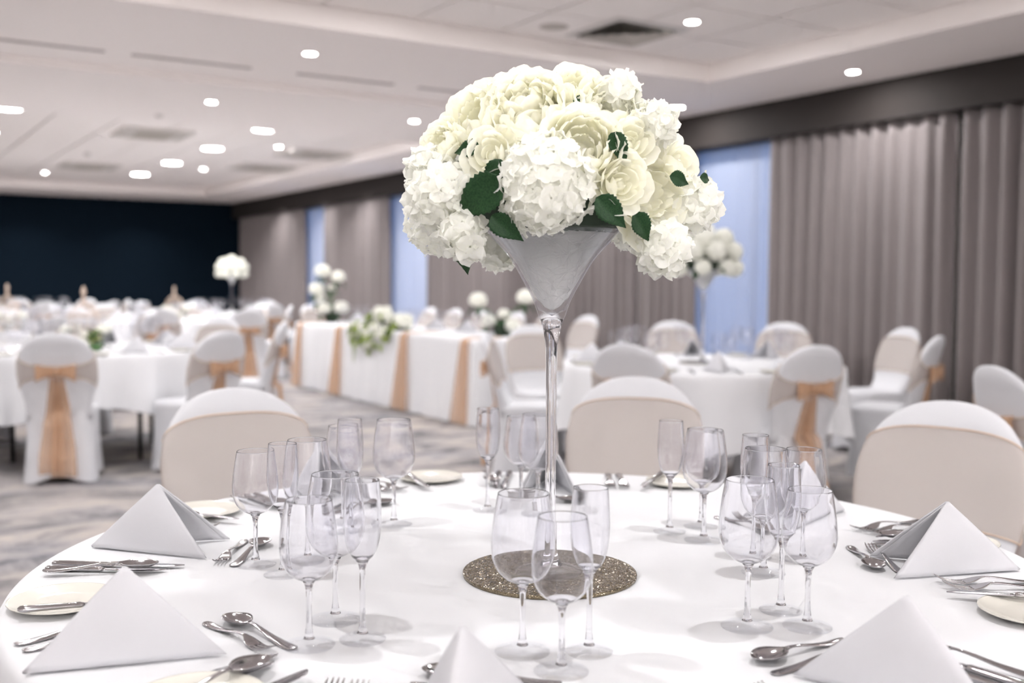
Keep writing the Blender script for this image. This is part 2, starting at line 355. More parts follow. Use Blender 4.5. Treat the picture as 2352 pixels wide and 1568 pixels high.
# added narrow-beam spotlight, out of view, to brighten the tall centrepiece
_sx, _sy = -.15, .30
_t = thing('ceiling_light', 'added narrow ceiling spotlight to brighten the near flowers, outside the picture', 'ceiling light', (_sx, _sy, ZT), 0, G_TILE)
_k = ('lamp', False, False); put('trim_ring', MESHES[_k][0], _t); put('lens', MESHES[_k][1], _t)
_ld = bpy.data.lights.new('added_spot_beam', 'SPOT'); _ld.energy = 34; _ld.spot_size = radians(17); _ld.spot_blend = .5; _ld.shadow_soft_size = .035; _ld.color = LAMP_COL
_lo = bpy.data.objects.new('added_spot_beam', _ld); COL.objects.link(_lo); _lo.parent = _t; _lo.location = (0, 0, -.045)
_lo.rotation_euler = (Vector((_sx, _sy, ZT - .045)) - Vector((1.0, 1.46, 1.43))).to_track_quat('Z', 'Y').to_euler()
G_BIG = 'large round downlights'
for (x, y), d in zip(((4.58, 13.22), (4.60, 15.53), (4.61, 17.81), (4.62, 20.06), (1.635, 13.22)), ('nearest and largest of the row of four', 'second of the row of four', 'third of the row of four', 'farthest of the row of four', 'cut by the left edge of the picture')):
    lamp(x, y, ZT, 'large round white downlight, ' + d, True, group=G_BIG)
for x, y in ((1.63, 15.5), (1.63, 17.8), (1.63, 20.06), (-1.3, 13.2), (-1.3, 17.8)):
    lamp(x, y, ZT, 'large round white downlight outside the picture', True, group=G_BIG)

def square_vent(x, y):
    t = thing('air_diffuser', 'square ceiling air diffuser with dark stepped vanes', 'air vent', (x, y, ZT))
    rings = [(.345, -.004), (.30, -.012)]
    def frus(a, za, b, zb):
        v = [(-a, -a, za), (a, -a, za), (a, a, za), (-a, a, za), (-b, -b, zb), (b, -b, zb), (b, b, zb), (-b, b, zb)]
        return v, [(0, 1, 5, 4), (1, 2, 6, 5), (2, 3, 7, 6), (3, 0, 4, 7)]
    put('frame', mesh('frame', *frus(.352, -.003, .29, -.014), 'white_plastic', False), t)
    put('backing', mesh('backing', *box_vf(-.29, .29, -.29, .29, -.003, -.001), 'vent_dark', False), t)
    for a in (.27, .205, .14, .075):
        put('vane', mesh('vane', *frus(a, -.03, a - .05, -.005), 'vent', False), t)
square_vent(5.11, 6.51)
def cassette(x, y, label):
    t = thing('air_conditioning_cassette', label, 'air conditioner', (x, y, ZT), 0, 'ceiling air conditioning cassettes')
    put('panel', mesh('panel', *join(box_vf(-.44, .44, -.44, .44, -.035, 0)), 'white_plastic', False), t)
    for i in range(5): put('grille_slat', mesh('grille_slat', *box_vf(-.24, .24, -.22 + i * .1, -.16 + i * .1, -.046, -.035), 'vent', False), t)
    for rz in range(4):
        M = Matrix.Rotation(rz * pi / 2, 4, 'Z')
        put('air_flap', mesh('air_flap', *xf(box_vf(-.26, .26, .33, .40, -.044, -.035), M), 'vent', False), t)
cassette(3.46, 14.3, 'white ceiling air conditioner nearest on the left'); cassette(3.55, 19.0, 'white ceiling air conditioner farther back on the left')
cassette(6.0, 15.2, 'faint ceiling air conditioner nearer along the pelmet'); cassette(6.0, 17.5, 'faint ceiling air conditioner farther along the pelmet')
put('ceiling_speaker', mesh('ceiling_speaker', *lathe([(0, -.008), (.085, -.008), (.105, -.004), (.11, 0)], 32), 'vent'), None, (4.553, 6.68, ZT), label='round flat ceiling speaker beside the square vent', category='speaker')
put('smoke_detector', mesh('smoke_detector', *lathe([(0, -.05), (.03, -.05), (.045, -.03), (.055, -.012), (.055, 0)], 24), 'white_plastic'), None, (3.19, 17.2, ZT), label='white smoke detector on the far ceiling tiles', category='smoke detector')
put('ceiling_sensor', mesh('ceiling_sensor', *lathe([(0, -.03), (.03, -.025), (.05, 0)], 20), 'white_plastic'), None, (2.9, 11.7, ZS), label='small round sensor on the soffit behind the beam', category='sensor')

# ------------------------------------------------------------------ curtains
def curtain(y0, y1, x, label, m='curtain', pitch=.115, amp=.042, ztop=2.72, cat='curtain', seed=0, group=None):
    rnd = random.Random(seed); n = max(3, int((y1 - y0) / pitch)); per = 7; N = n * per
    ph = [rnd.uniform(.35, 1.25) for _ in range(n + 2)]; sh = [rnd.uniform(-.3, .3) for _ in range(n + 2)]
    rows = []
    zs = [0.012, .7, 1.5, 2.2, 2.55, ztop]
    V = []
    for z in zs:
        g = 1.0 if z < 2.3 else .75
        for i in range(N + 1):
            t = i / per; k = int(t); a = ph[k] + (ph[k + 1] - ph[k]) * (t - k)
            wob = .012 * sin(t * 1.3 + z * .8) * (1 - z / 3)
            V.append((x + amp * a * g * sin(2 * pi * t + sh[k] * .5) + wob, y0 + (y1 - y0) * i / N + .03 * sh[k] * sin(2 * pi * t) , z))
    F = [(r * (N + 1) + i, r * (N + 1) + i + 1, (r + 1) * (N + 1) + i + 1, (r + 1) * (N + 1) + i) for r in range(len(zs) - 1) for i in range(N)]
    o = put('curtain' if m == 'curtain' else 'sheer_curtain', mesh(m, V, F, m), None)
    sm = o.modifiers.new('thick', 'SOLIDIFY'); sm.thickness = .003
    tag(o, label, cat, group)
G_C = 'curtains along the window wall'
curtain(1.0, 5.42, 7.71, 'taupe pleated curtain at the right edge of the picture', seed=1, pitch=.17, amp=.075, group=G_C)
curtain(5.46, 7.52, 7.70, 'paler lit taupe curtain right of the blue window', seed=2, pitch=.17, amp=.05, group=G_C)
curtain(8.58, 9.55, 7.70, 'narrow taupe curtain left of the blue window', seed=3, pitch=.15, amp=.05, group=G_C)
curtain(9.60, 14.72, 7.71, 'wide taupe curtain behind the vase stem', seed=4, pitch=.15, amp=.055, group=G_C)
curtain(16.08, 18.86, 7.70, 'taupe curtain between the two pale far windows', seed=5, pitch=.14, amp=.05, group=G_C)
curtain(19.87, 23.9, 7.70, 'taupe curtain in the far corner beside the navy wall', seed=6, pitch=.14, amp=.05, group=G_C)
G_S = 'sheer curtains over the windows'
curtain(7.2, 8.9, 7.83, 'bluish sheer curtain behind the tall bouquet at right', 'sheer', .09, .02, 2.74, seed=11, group=G_S)
curtain(14.4, 16.4, 7.83, 'pale sheer curtain over the window left of the big bouquet', 'sheer', .09, .02, 2.74, seed=12, group=G_S)
curtain(18.5, 20.2, 7.83, 'narrow pale sheer curtain over the farthest window', 'sheer', .09, .02, 2.74, seed=13, group=G_S)

# ================================================================== TABLES
T = 0.766
def cloth_vf(R, seg, drop, scallop, nf, amp, ph):
    prof = [(0, 0)] + [(R * k / 5, 0) for k in range(1, 6)]
    V, F, rows = [], [], []
    rings = [(R * k / 6, T, 0) for k in range(1, 6)] + [(R - .012, T, 0), (R - .003, T - .003, 0), (R + .003, T - .014, .0)]
    V.append((0, 0, T)); rows.append([0])
    def ring(fn):
        rows.append(list(range(len(V), len(V) + seg))); V.extend(fn(2 * pi * i / seg) for i in range(seg))
    for r, z, _ in rings: ring(lambda a, r=r, z=z: (r * cos(a), r * sin(a), z))
    for d in (.08, .2, .35, .55, .75, 1.0):
        def fn(a, d=d):
            hem = drop + scallop * cos(4 * a + ph)
            f = amp * d * (sin(nf * a + ph * 3) * .7 + sin((nf + 5) * a + 1.3) * .3 + .15) ; r = R + .006 + .02 * d + f
            return (r * cos(a), r * sin(a), T - .014 - (hem - .014) * d)
        ring(fn)
    for a, b in zip(rows, rows[1:]):
        for i in range(seg):
            j = (i + 1) % seg
            F.append((a[0], b[i], b[j]) if len(a) == 1 else (a[i], b[i], b[j], a[j]))
    return V, F
R_NEAR = 0.900
cloth_near = mesh('tablecloth', *cloth_vf(R_NEAR, 192, .42, .05, 17, .030, .5), 'linen')
cloth_far = mesh('tablecloth', *cloth_vf(.875, 120, .40, .06, 15, .05, 2.2), 'linen')
def table_proto():
    return (mesh('tabletop', *lathe([(0, .738), (.86, .738), (.865, .742), (.865, .756), (.86, .760), (0, .760)], 64), 'wood'),
            mesh('leg', *tube([(0, 0, 0), (0, 0, .738)], .016, 10), 'black_metal'),
            mesh('leg_brace', *tube([(-.42, 0, .70), (.42, 0, .70)], .012, 8), 'black_metal'))
TP = table_proto()
def round_table(x, y, label, cloth_label, near=False, rz=0, group='round banquet tables'):
    t = thing('round_table', label, 'table', (x, y, 0), rz, group)
    put('tabletop', TP[0], t)
    for sx in (-.42, .42):
        for sy in (-.35, .35): put('leg', TP[1], t, (sx, sy, 0))
    for sy in (-.35, .35): put('leg_brace', TP[2], t, (0, sy, 0))
    c = put('tablecloth', cloth_near if near else cloth_far, None, (x, y, 0), (0, 0, rz))
    tag(c, cloth_label, 'tablecloth', 'white round tablecloths')
CX, CY = 1.070, 1.590
round_table(CX, CY, 'round table in the foreground under the laid white cloth', 'white cloth over the near round table in the foreground', True)
TAB = dict(T2=(4.60, 5.05), T4=(1.48, 8.20), T6=(1.38, 11.6), T7=(3.62, 13.95), T8=(5.05, 16.1), T9=(2.5, 18.2))
TD = dict(T2='before the blue window', T4='at the left with the nearest birdcage', T6='at the far left edge with a birdcage', T7='in the far middle with the small birdcage', T8='under the far tall bouquet', T9='farthest, before the navy wall')
TS = dict(T2='blue window table', T4='nearest birdcage table', T6='far left birdcage table', T7='small birdcage table', T8='far bouquet table', T9='farthest table')
def place(cx, cy, a):
    """which side of a table an angle lies on, seen from where the picture was taken"""
    d = (a - math.degrees(atan2(-cy, -cx))) % 360
    return ('near side', 'near right', 'right side', 'far right', 'far side', 'far left', 'left side', 'near left')[int((d + 22.5) // 45) % 8]
for k, (x, y) in TAB.items():
    round_table(x, y, 'round table ' + TD[k] + ', legs under its cloth', 'white cloth over the round table ' + TD[k], rz=hash(k[1]) * 0 + int(k[1]) * .7)

# head table
t = thing('head_table', 'long trestle table under the floor-length white cloth', 'table', (0, 0, 0))
HX0, HX1, HY0, HY1 = 4.66, 5.50, 8.02, 12.35
put('tabletop', mesh('tabletop', *box_vf(HX0 + .02, HX1 - .02, HY0 + .02, HY1 - .02, .735, .758), 'wood', False), t)
for y in (HY0 + .2, 9.4, 10.9, HY1 - .2):
    for x in (HX0 + .12, HX1 - .12): put('leg', mesh('leg', *tube([(x, y, 0), (x, y, .735)], .016, 8), 'black_metal'), t)
def head_cloth():
    per = []
    n = 60
    pts = []
    def seg(a, b, m):
        for i in range(m): pts.append((a[0] + (b[0] - a[0]) * i / m, a[1] + (b[1] - a[1]) * i / m))
    seg((HX0, HY0), (HX1, HY0), 20); seg((HX1, HY0), (HX1, HY1), 90); seg((HX1, HY1), (HX0, HY1), 20); seg((HX0, HY1), (HX0, HY0), 90)
    cx, cy = (HX0 + HX1) / 2, (HY0 + HY1) / 2
    rings = []
    for k, (z, o) in enumerate(((.012, .055), (.25, .04), (.5, .022), (.70, .008), (.755, .004), (.766, -.008))):
        r = []
        for i, (x, y) in enumerate(pts):
            dx = 1 if x >= HX1 - 1e-6 else (-1 if x <= HX0 + 1e-6 else 0); dy = 1 if y >= HY1 - 1e-6 else (-1 if y <= HY0 + 1e-6 else 0)
            w = o + (1 - z / .77) * .016 * (sin(i * .9) + .6 * sin(i * .37 + 1))
            r.append((x + dx * w, y + dy * w, z))
        rings.append(r)
    return loft(rings, False, True)
o = put('tablecloth', mesh('tablecloth', *head_cloth(), 'linen', True), None); tag(o, 'floor-length white cloth over the long head table', 'tablecloth')
for p in o.data.polygons:
    if len(p.vertices) > 4: p.use_smooth = False
def runner(y, w, label):
    def fn(u, v):
        s = v * (.36 + .78); x, z = (HX0 + .34 - s, T + .004) if s < .352 else (HX0 - .030 - .062 * ((s - .352) / .78), T - (s - .352) * .965)
        if s >= .33 and s < .38: z = T - .002; x = HX0 - .012
        ww = w * (.42 if s < .36 else .40 + .6 * ((s - .36) / .78))
        return Vector((x + .010 * sin(u * 22), y + (u - .5) * ww, max(z, .02) + (.003 * sin(u * 22) if s < .34 else 0)))
    o = put('table_sash', mesh('table_sash', *shell(fn, 22, 26, .002), 'organza'), None)
    tag(o, label, 'sash', 'peach sashes over the head table')
runner(12.16, .30, 'peach organza sash at the far end of the head table'); runner(10.98, .34, 'peach organza sash left of the trailing flowers on the head table')
runner(9.36, .36, 'peach organza sash right of the trailing flowers on the head table'); runner(8.16, .32, 'peach organza sash at the near end of the head table')

# ================================================================== CHAIRS
ZC = 0.942
def half_w(z):
    if z > .70:
        q = min(1, (z - .70) / (ZC - .70)); return .232 * max(0.0, 1 - q ** 2.35) ** (1 / 2.35)
    return interp([(.40, .196), (.46, .193), (.52, .200), (.60, .220), (.66, .2305), (.70, .232)], z)
def back_y(z): return .175 + .135 * ((z - .42) / .52) ** 1.15 if z > .42 else .175
def back_pt(z, a, off=0.0):
    w = half_w(z) + off; th = .026 + off
    if z > .86: th = max(.008, .026 * sqrt(max(0, 1 - ((z - .86) / (ZC - .86 + .004)) ** 2)) + .004) + off
    c, s = cos(a), sin(a)
    x = w * (abs(c) ** .62) * (1 if c >= 0 else -1); y = th * (abs(s) ** .75) * (1 if s >= 0 else -1)
    yy = back_y(z) + y - .030 * (x / .23) ** 2
    if s < 0: yy -= .11 * exp(-max(0, z - .445) / .045) * (abs(s) ** .75)
    return Vector((x, yy, z))
NA = 40
zl = [.40, .445, .46, .48, .50, .53, .57, .61, .65, .69, .73, .77, .80, .83, .855, .88, .90, .916, .928, .936, .940, ZC - .0006]
CH = {}
CH['backrest'] = mesh('backrest', *loft([[back_pt(z, 2 * pi * i / NA) for i in range(NA)] for z in zl]), 'spandex')
def rrect(hx, hy, a, n=4.5):
    c, s = cos(a), sin(a); k = (abs(c) ** n + abs(s) ** n) ** (-1 / n); return hx * k * c, hy * k * s
def skirt():
    rings = []
    for z, hx, hy, cy, n in ((0, .224, .232, .000, 6), (.10, .214, .224, -.003, 6), (.25, .203, .213, -.008, 5.5), (.38, .201, .210, -.012, 5), (.435, .203, .212, -.014, 5)):
        r = []
        for i in range(56):
            a = 2 * pi * i / 56; x, y = rrect(hx, hy, a, n); zz = z
            if z < .3:
                e = .045 * (cos(2 * a) ** 2) ; zz = z + e * (1 - z / .3) + .004
                g = 1 - .05 * (cos(2 * a) ** 2) * (1 - z / .3); x *= g; y *= g
            r.append((x, y + cy, zz))
        rings.append(r)
    return loft(rings, False, False)
CH['skirt'] = mesh('skirt', *skirt(), 'spandex')
def seat():
    rings = []
    for z, k in ((.435, 1.0), (.452, .995), (.463, .97), (.470, .90), (.474, .7), (.476, .4), (.477, .1)):
        rings.append([(rrect(.203, .212, 2 * pi * i / 56, 5)[0] * k, rrect(.203, .212, 2 * pi * i / 56, 5)[1] * k - .014, z) for i in range(56)])
    return loft(rings, False, True)
CH['seat'] = mesh('seat', *seat(), 'spandex')
def band_edges(a):
    f = (1 - sin(a)) / 2      # 1 front, 0 back
    top = interp([(0, .735), (.18, .765), (.5, .822), (1, .872)], f); bot = interp([(0, .665), (.18, .630), (.5, .590), (1, .612)], f)
    return top, bot
def band():
    rows = []
    for k in range(9):
        r = []
        for i in range(64):
            a = 2 * pi * i / 64; tp, bt = band_edges(a); z = bt + (tp - bt) * k / 8
            p = back_pt(z, a, .0045 + .0015 * sin(k * 2.2 + i * .5) * (1 if sin(a) > 0 else .2)); r.append(p)
        rows.append(r)
    return loft(rows, False, False)
CH['sash'] = mesh('sash', *band(), 'organza_band')
def hem(which):
    rows = []
    for i in range(64):
        a = 2 * pi * i / 64; tp, bt = band_edges(a); z = tp if which else bt
        rows.append(back_pt(z, a, .006))
    rings = []
    for i, p in enumerate(rows):
        q = rows[(i + 1) % 64] - rows[i - 1]; n = q.normalized().cross(UP).normalized()
        rings.append([p + n * (.0022 * cos(b)) + UP * (.0030 * sin(b)) for b in (0, 2.1, 4.2)])
    V = [p for r in rings for p in r]; F = []
    for i in range(64):
        j = (i + 1) % 64
        for k in range(3): F.append((i * 3 + k, j * 3 + k, j * 3 + (k + 1) % 3, i * 3 + (k + 1) % 3))
    return V, F
CH['hem_top'] = mesh('sash_hem', *hem(True), 'hem'); CH['hem_bottom'] = mesh('sash_hem', *hem(False), 'hem')
YBK = back_y(.70) + .032
def bow_loop(sx):
    def fn(u, v):      # u around the loop, v across the ribbon
        a = 2 * pi * u; L = .075 + .060 * cos(a - pi); pin = (abs(L) / .135)
        x = .008 + (.054 - .054 * cos(a)) ; y = YBK + .022 + .030 * sin(a) * pin
        wz = .016 + .034 * (x / .11) ** 1.3; z = .703 + .012 * (x / .11) - .02 * (x / .11) ** 2 + (v - .5) * 2 * wz + .004 * sin(v * 14)
        return Vector((sx * x, y + .005 * sin(v * 14 + u * 5), z))
    return shell(fn, 20, 10, .0015)
CH['loop_l'] = mesh('bow_loop', *bow_loop(-1), 'organza'); CH['loop_r'] = mesh('bow_loop', *bow_loop(1), 'organza')
CH['knot'] = mesh('bow_knot', *lathe([(0, -.028), (.018, -.024), (.024, -.01), (.025, .01), (.018, .024), (0, .028)], 14), 'organza')
def tail(sx, zb, lean):
    def fn(u, v):
        z = .70 - (.70 - zb) * v; w = .022 + .052 * min(1, v * 1.25) ** .9
        y = (back_y(max(z, .42)) if z > .42 else .225) + .040 - .014 * (1 - v) + (.03 if z < .2 else .012 * v)
        return Vector((sx * (.012 + lean * v) + (u - .5) * 2 * w, y + .012 * sin(u * 15 + sx) * (.4 + v) * .8, z))
    return shell(fn, 16, 16, .0015)
CH['tail_l'] = mesh('bow_tail', *tail(-1, .055, .030), 'organza'); CH['tail_r'] = mesh('bow_tail', *tail(1, .075, .022), 'organza')
def chair(x, y, face, label, group=None, bow=True):
    """face: world angle (deg) the sitter looks to"""
    rz = radians(face) + pi / 2
    t = thing('banquet_chair', label, 'chair', (x + .25 * cos(radians(face)), y + .25 * sin(radians(face)), 0), rz, group)
    put('backrest', CH['backrest'], t); put('seat', CH['seat'], t); put('skirt', CH['skirt'], t)
    s = put('sash', CH['sash'], t); put('sash_hem', CH['hem_top'], s); put('sash_hem', CH['hem_bottom'], s)
    if bow:
        b = put('bow', CH['knot'], t, (0, YBK + .026, .70)); b['label'] = 'peach organza bow'
        for k, n in (('loop_l', 'bow_loop'), ('loop_r', 'bow_loop'), ('tail_l', 'bow_tail'), ('tail_r', 'bow_tail')):
            put(n, CH[k], b, (0, -(YBK + .026), -.70))
    return t
def ang_to(x, y, c, jit=0): return math.degrees(atan2(c[1] - y, c[0] - x)) + jit
NEARC = (CX, CY)
GN = 'chairs at the near table'
chair(.994, 3.125, ang_to(.994, 3.125, NEARC, -3), 'white covered chair with champagne band behind the left wine glasses', GN)
chair(2.307, 2.866, ang_to(2.307, 2.866, NEARC, 4), 'white covered chair with champagne band facing the vase stem, right of it', GN)
chair(2.588, 1.852, ang_to(2.588, 1.852, NEARC, 8), 'white covered chair with champagne band behind the right folded napkin', GN)
G2 = 'chairs at the table before the blue window'; c2 = TAB['T2']
for x, y, j, d, f in ((3.59, 4.52, 0, 'white chair with peach bow, back turned, directly behind the near middle chair', None), (4.43, 4.0, 0, 'white chair with large peach bow, back turned, right of the middle', None),
                   (6.07, 7.04, -4, 'white chair with champagne band facing us left of the blue window foot', None), (6.73, 6.38, 4, 'white chair facing us through glasses right of the blue window', None),
                   (6.85, 5.30, 0, 'white chair facing left against the lit taupe curtain', 165), (5.97, 4.39, 0, 'white chair side-on with bow to the right before the curtain', 112),
                   (3.66, 6.07, 0, 'white chair side-on with bow to the left, left of the vase stem', -38), (4.44, 6.76, 0, 'white chair with champagne band seen just left of the vase stem', -100)):
    chair(x, y, ang_to(x, y, c2, j) if f is None else f, d, G2)
chair(4.02, 2.60, -25, 'white chair with peach bow cut by the right edge of the picture', 'chairs at the unseen table on the right')
G4 = 'chairs at the table with the nearest birdcage'; c4 = TAB['T4']
for x, y, d, f in ((1.10, 7.00, 'white chair with large peach bow, back turned, at far left', None), (2.08, 6.89, 'white chair with peach bow, back turned, above the left near chair', None),
                (2.77, 9.20, 'white chair top showing just behind the second bowed chair', None), (2.97, 8.27, 'white chair side-on with peach bow left of the head table', 152)):
    chair(x, y, ang_to(x, y, c4) if f is None else f, d, G4)
for a in (80, 122, 168, 212):
    x, y = c4[0] + 1.43 * cos(radians(a)), c4[1] + 1.43 * sin(radians(a)); chair(x, y, a + 180, 'white covered chair on the %s of the nearest birdcage table' % place(*c4, a), G4)
def ring_chairs(k, n, r, a0, label, group):
    c = TAB[k]
    for i in range(n):
        a = a0 + 360 * i / n; x, y = c[0] + r * cos(radians(a)), c[1] + r * sin(radians(a))
        if any(q != k and math.hypot(x - u[0], y - u[1]) < 1.2 for q, u in TAB.items()): continue
        if any(o.name.startswith('banquet_chair') and math.hypot(o.location.x - x + .25 * cos(radians(a)), o.location.y - y + .25 * sin(radians(a))) < .62 for o in COL.objects if o.parent is None): continue
        chair(x, y, a + 180, 'white covered chair on the %s of the %s' % (place(*c, a), TS[k]), group)
ring_chairs('T6', 8, 1.42, 10, 'white covered chair around the far left birdcage table', 'chairs at the far left birdcage table')
ring_chairs('T7', 8, 1.42, 24, 'white covered chair around the small birdcage table in the far middle', 'chairs at the far middle birdcage table')
ring_chairs('T8', 8, 1.42, 5, 'white covered chair around the table of the far tall bouquet', 'chairs at the far bouquet table')
ring_chairs('T9', 8, 1.42, 0, 'white covered chair around the farthest table before the navy wall', 'chairs at the farthest table')
chair(3.87, 11.75, 80, 'white chair with peach bow, back turned, left of the head table end', 'chairs near the head table')
chair(5.35, 13.6, -60, 'white chair top beside the flowers at the far end of the head table', 'chairs near the head table')
for i, y in enumerate((12.0, 11.35, 10.7, 9.95, 9.3, 8.62)):
    chair(6.28, y, 180, 'white chair behind the long head table, number %s from its far end' % ('one', 'two', 'three', 'four', 'five', 'six')[i], 'chairs behind the head table')

# ================================================================== TABLEWARE MESHES
def glass_meshes(h, zst, foot, bowl, inner_b, seg, stem_r=.0042):
    """bowl: outer (r,z) points from the stem top to the rim"""
    ft = mesh('foot', *lathe([(0, .0002), (foot, .0002), (foot + .0006, .0012), (foot, .0022), (foot * .6, .0042), (foot * .3, .0072), (.0078, .0105)], seg), 'glass_foot')
    st = mesh('stem', *lathe([(0, .0098), (.0078, .0100), (.0058, .016), (stem_r, .028), (stem_r * .9, .05), (stem_r, zst - .012), (stem_r * 1.35, zst - .003), (.0095, zst + .004), (0, zst + .0055)], 20), 'glass_stem')
    th = .0008; inner = []
    (ra, za), (rb, zb_) = bowl[-2], bowl[-1]
    k = (zb_ - .0012 - za) / (zb_ - za); bowl = bowl[:-1] + [(ra + (rb - ra) * k, zb_ - .0012), (rb, zb_ - .0003)]
    for i, (r, z) in enumerate(reversed(bowl)):
        if z > inner_b: inner.append((max(r - (.0005 if i < 2 else th), 0.0008), z))
    prof = [(.0045, zst)] + bowl + [(rb - .00025, h)] + inner + [(0, inner_b)]
    bw = mesh('bowl', *lathe(prof, seg), 'glass_stem')
    return ft, st, bw
def smooth_prof(pts, n=3):
    out = []
    P = [Vector((*p, 0)) for p in pts]
    for i in range(len(P) - 1):
        p0, p1, p2, p3 = P[max(i - 1, 0)], P[i], P[i + 1], P[min(i + 2, len(P) - 1)]
        for k in range(n):
            t = k / n; q = .5 * ((2 * p1) + (p2 - p0) * t + (2 * p0 - 5 * p1 + 4 * p2 - p3) * t * t + (3 * p1 - p0 - 3 * p2 + p3) * t ** 3); out.append((q.x, q.y))
    out.append(pts[-1]); return out
PR = dict(
    large=(.219, .092, .0375, smooth_prof([(.0095, .0955), (.022, .101), (.034, .112), (.0415, .128), (.0438, .146), (.0425, .168), (.0392, .194), (.0348, .219)]), .0985),
    small=(.204, .088, .0355, smooth_prof([(.0095, .0915), (.021, .097), (.0315, .107), (.038, .121), (.0400, .137), (.0388, .158), (.0355, .182), (.0318, .204)]), .0945),
    flute=(.227, .110, .0325, smooth_prof([(.0085, .1135), (.0155, .120), (.0215, .132), (.0252, .149), (.0268, .170), (.0262, .196), (.0240, .227)]), .1175))
GL = {k: glass_meshes(*v, 48) for k, v in PR.items()}
def merged_glass(k):
    h, zst, foot, bowl, ib = PR[k]; b2 = bowl[::3]
    if b2[-1] != bowl[-1]: b2.append(bowl[-1])
    prof = [(0, .0002), (foot, .0002), (foot, .002), (foot * .4, .006), (.0045, .016), (.004, zst - .01), (.0095, zst + .003)] + b2[1:] + [(r - .0012, z) for r, z in reversed(b2[2:])] + [(0, ib)]
    return mesh('wine_glass', *lathe(prof, 20), 'glass_bowl')
GM = {k: merged_glass(k) for k in PR}
GN_ = dict(large=('wine_glass', 'large wine glass', 'wine glass'), small=('wine_glass', 'small wine glass', 'wine glass'), flute=('champagne_flute', 'tall champagne flute', 'champagne flute'))
def glass(kind, x, y, where):
    n, l, c = GN_[kind]
    t = thing(n, 'clear ' + l + ' ' + where, c, (x, y, T), random.uniform(0, 6), 'glasses on the near table')
    f, s, b = GL[kind]; put('foot', f, t); put('stem', s, t); put('bowl', b, t)

def strip_shell(st, nt=8, th=.0016):
    """st: (s, halfwidth, zc, cup) along x; closed thin metal strip"""
    V, F = [], []; n = len(st)
    for lay in (0, 1):
        for s, hw, zc, cup in st:
            for k in range(nt + 1):
                t = -1 + 2 * k / nt; V.append((s, hw * t, zc + cup * t * t + (0 if lay == 0 else -th * (1 - .35 * t * t))))
    w = nt + 1; N = n * w
    for i in range(n - 1):
        for k in range(nt):
            a, b, c, d = i * w + k, (i + 1) * w + k, (i + 1) * w + k + 1, i * w + k + 1
            F.append((a, b, c, d)); F.append((N + d, N + c, N + b, N + a))
        F.append((i * w, N + i * w, N + (i + 1) * w, (i + 1) * w)); F.append(((i + 1) * w + nt, N + (i + 1) * w + nt, N + i * w + nt, i * w + nt))
    for k in range(nt):
        F.append((k + 1, N + k + 1, N + k, k)); e = (n - 1) * w; F.append((e + k, N + e + k, N + e + k + 1, e + k + 1))
    return V, F
def refine(st, m=3):
    out = []
    for i in range(len(st) - 1):
        p = [st[max(i - 1, 0)], st[i], st[i + 1], st[min(i + 2, len(st) - 1)]]
        for k in range(m):
            t = k / m; out.append(tuple(.5 * ((2 * b) + (c - a) * t + (2 * a - 5 * b + 4 * c - d) * t * t + (3 * b - a - 3 * c + d) * t ** 3) for a, b, c, d in zip(*p)))
    out.append(st[-1]); return out
HANDLE = [(0, .0035, .0042, 0), (.004, .0075, .0038, -.0004), (.012, .0092, .0036, -.0008), (.03, .0086, .0042, -.0012), (.06, .0060, .0075, -.0012), (.085, .0040, .0115, -.0010), (.105, .0033, .0135, -.0006)]
SPOON = refine(HANDLE + [(.118, .0050, .0115, .001), (.126, .0115, .0075, .0045), (.138, .0185, .0040, .0085), (.150, .0208, .0030, .0098), (.162, .0188, .0038, .0082), (.173, .0125, .0068, .0045), (.179, .0055, .0100, .001), (.1805, .0015, .0108, 0)])
def spoon_parts(k=1.0):
    i = next(n for n, s in enumerate(SPOON) if s[0] > .117)
    return mesh('bowl', *strip_shell([tuple(q * k for q in s) for s in SPOON[i:]], 10), 'steel'), mesh('handle', *strip_shell([tuple(q * k for q in s) for s in SPOON[:i + 1]], 6, .0024), 'steel')
def fork_parts(k=1.0):
    h = refine([(s * 1.12, a, b, c) for s, a, b, c in HANDLE] + [(.128, .0050, .0118, .0), (.137, .0098, .0085, .0), (.147, .0118, .0055, .0), (.154, .0120, .0042, 0)])
    hd = strip_shell([tuple(q * k for q in s) for s in h], 6, .0022)
    tines = []
    for y in (-.0102, -.0034, .0034, .0102):
        st = refine([(.1535, .0019, .0043, 0), (.165, .0017, .0040, 0), (.180, .0015, .0062, 0), (.192, .0012, .0105, 0), (.199, .0005, .0140, 0)])
        v, f = strip_shell([tuple(q * k for q in s) for s in st], 2, .0020); tines.append(mesh('tine', [(p[0], p[1] + y * k, p[2]) for p in v], f, 'steel'))
    return hd, tines
def knife_parts(L=.235, k=1.0):
    hl = L * .45; rings = []
    for s, a, b in ((0, .003, .002), (.003, .0075, .0042), (.012, .0088, .0050), (hl * .5, .0076, .0046), (hl * .9, .0062, .0042), (hl, .0066, .0044), (hl + .006, .005, .003)):
        rings.append([(s, a * cos(q * pi / 7), .0052 + b * sin(q * pi / 7)) for q in range(14)])
    bl = []
    for s, y0, y1 in ((hl + .003, -.0055, .0055), (hl + .012, -.0075, .0072), (hl + .05, -.0085, .0085), (L * .82, -.0080, .0090), (L * .93, -.0045, .0088), (L * .985, .002, .0078), (L, .0055, .0068)):
        bl.append([(s, y0, .0050), (s, (y0 + y1) / 2, .0042), (s, y1, .0043), (s, y1, .0060), (s, (y0 + y1) / 2, .0062), (s, y0, .0054)])
    return mesh('handle', *loft(rings), 'steel'), mesh('blade', *loft(bl), 'steel_blade')
CUT = dict(spoon=spoon_parts(1.05), dspoon=spoon_parts(1.0), fork=fork_parts(1.03), dfork=fork_parts(.90), knife=knife_parts(.235), knife2=knife_parts(.212), bknife=knife_parts(.19))
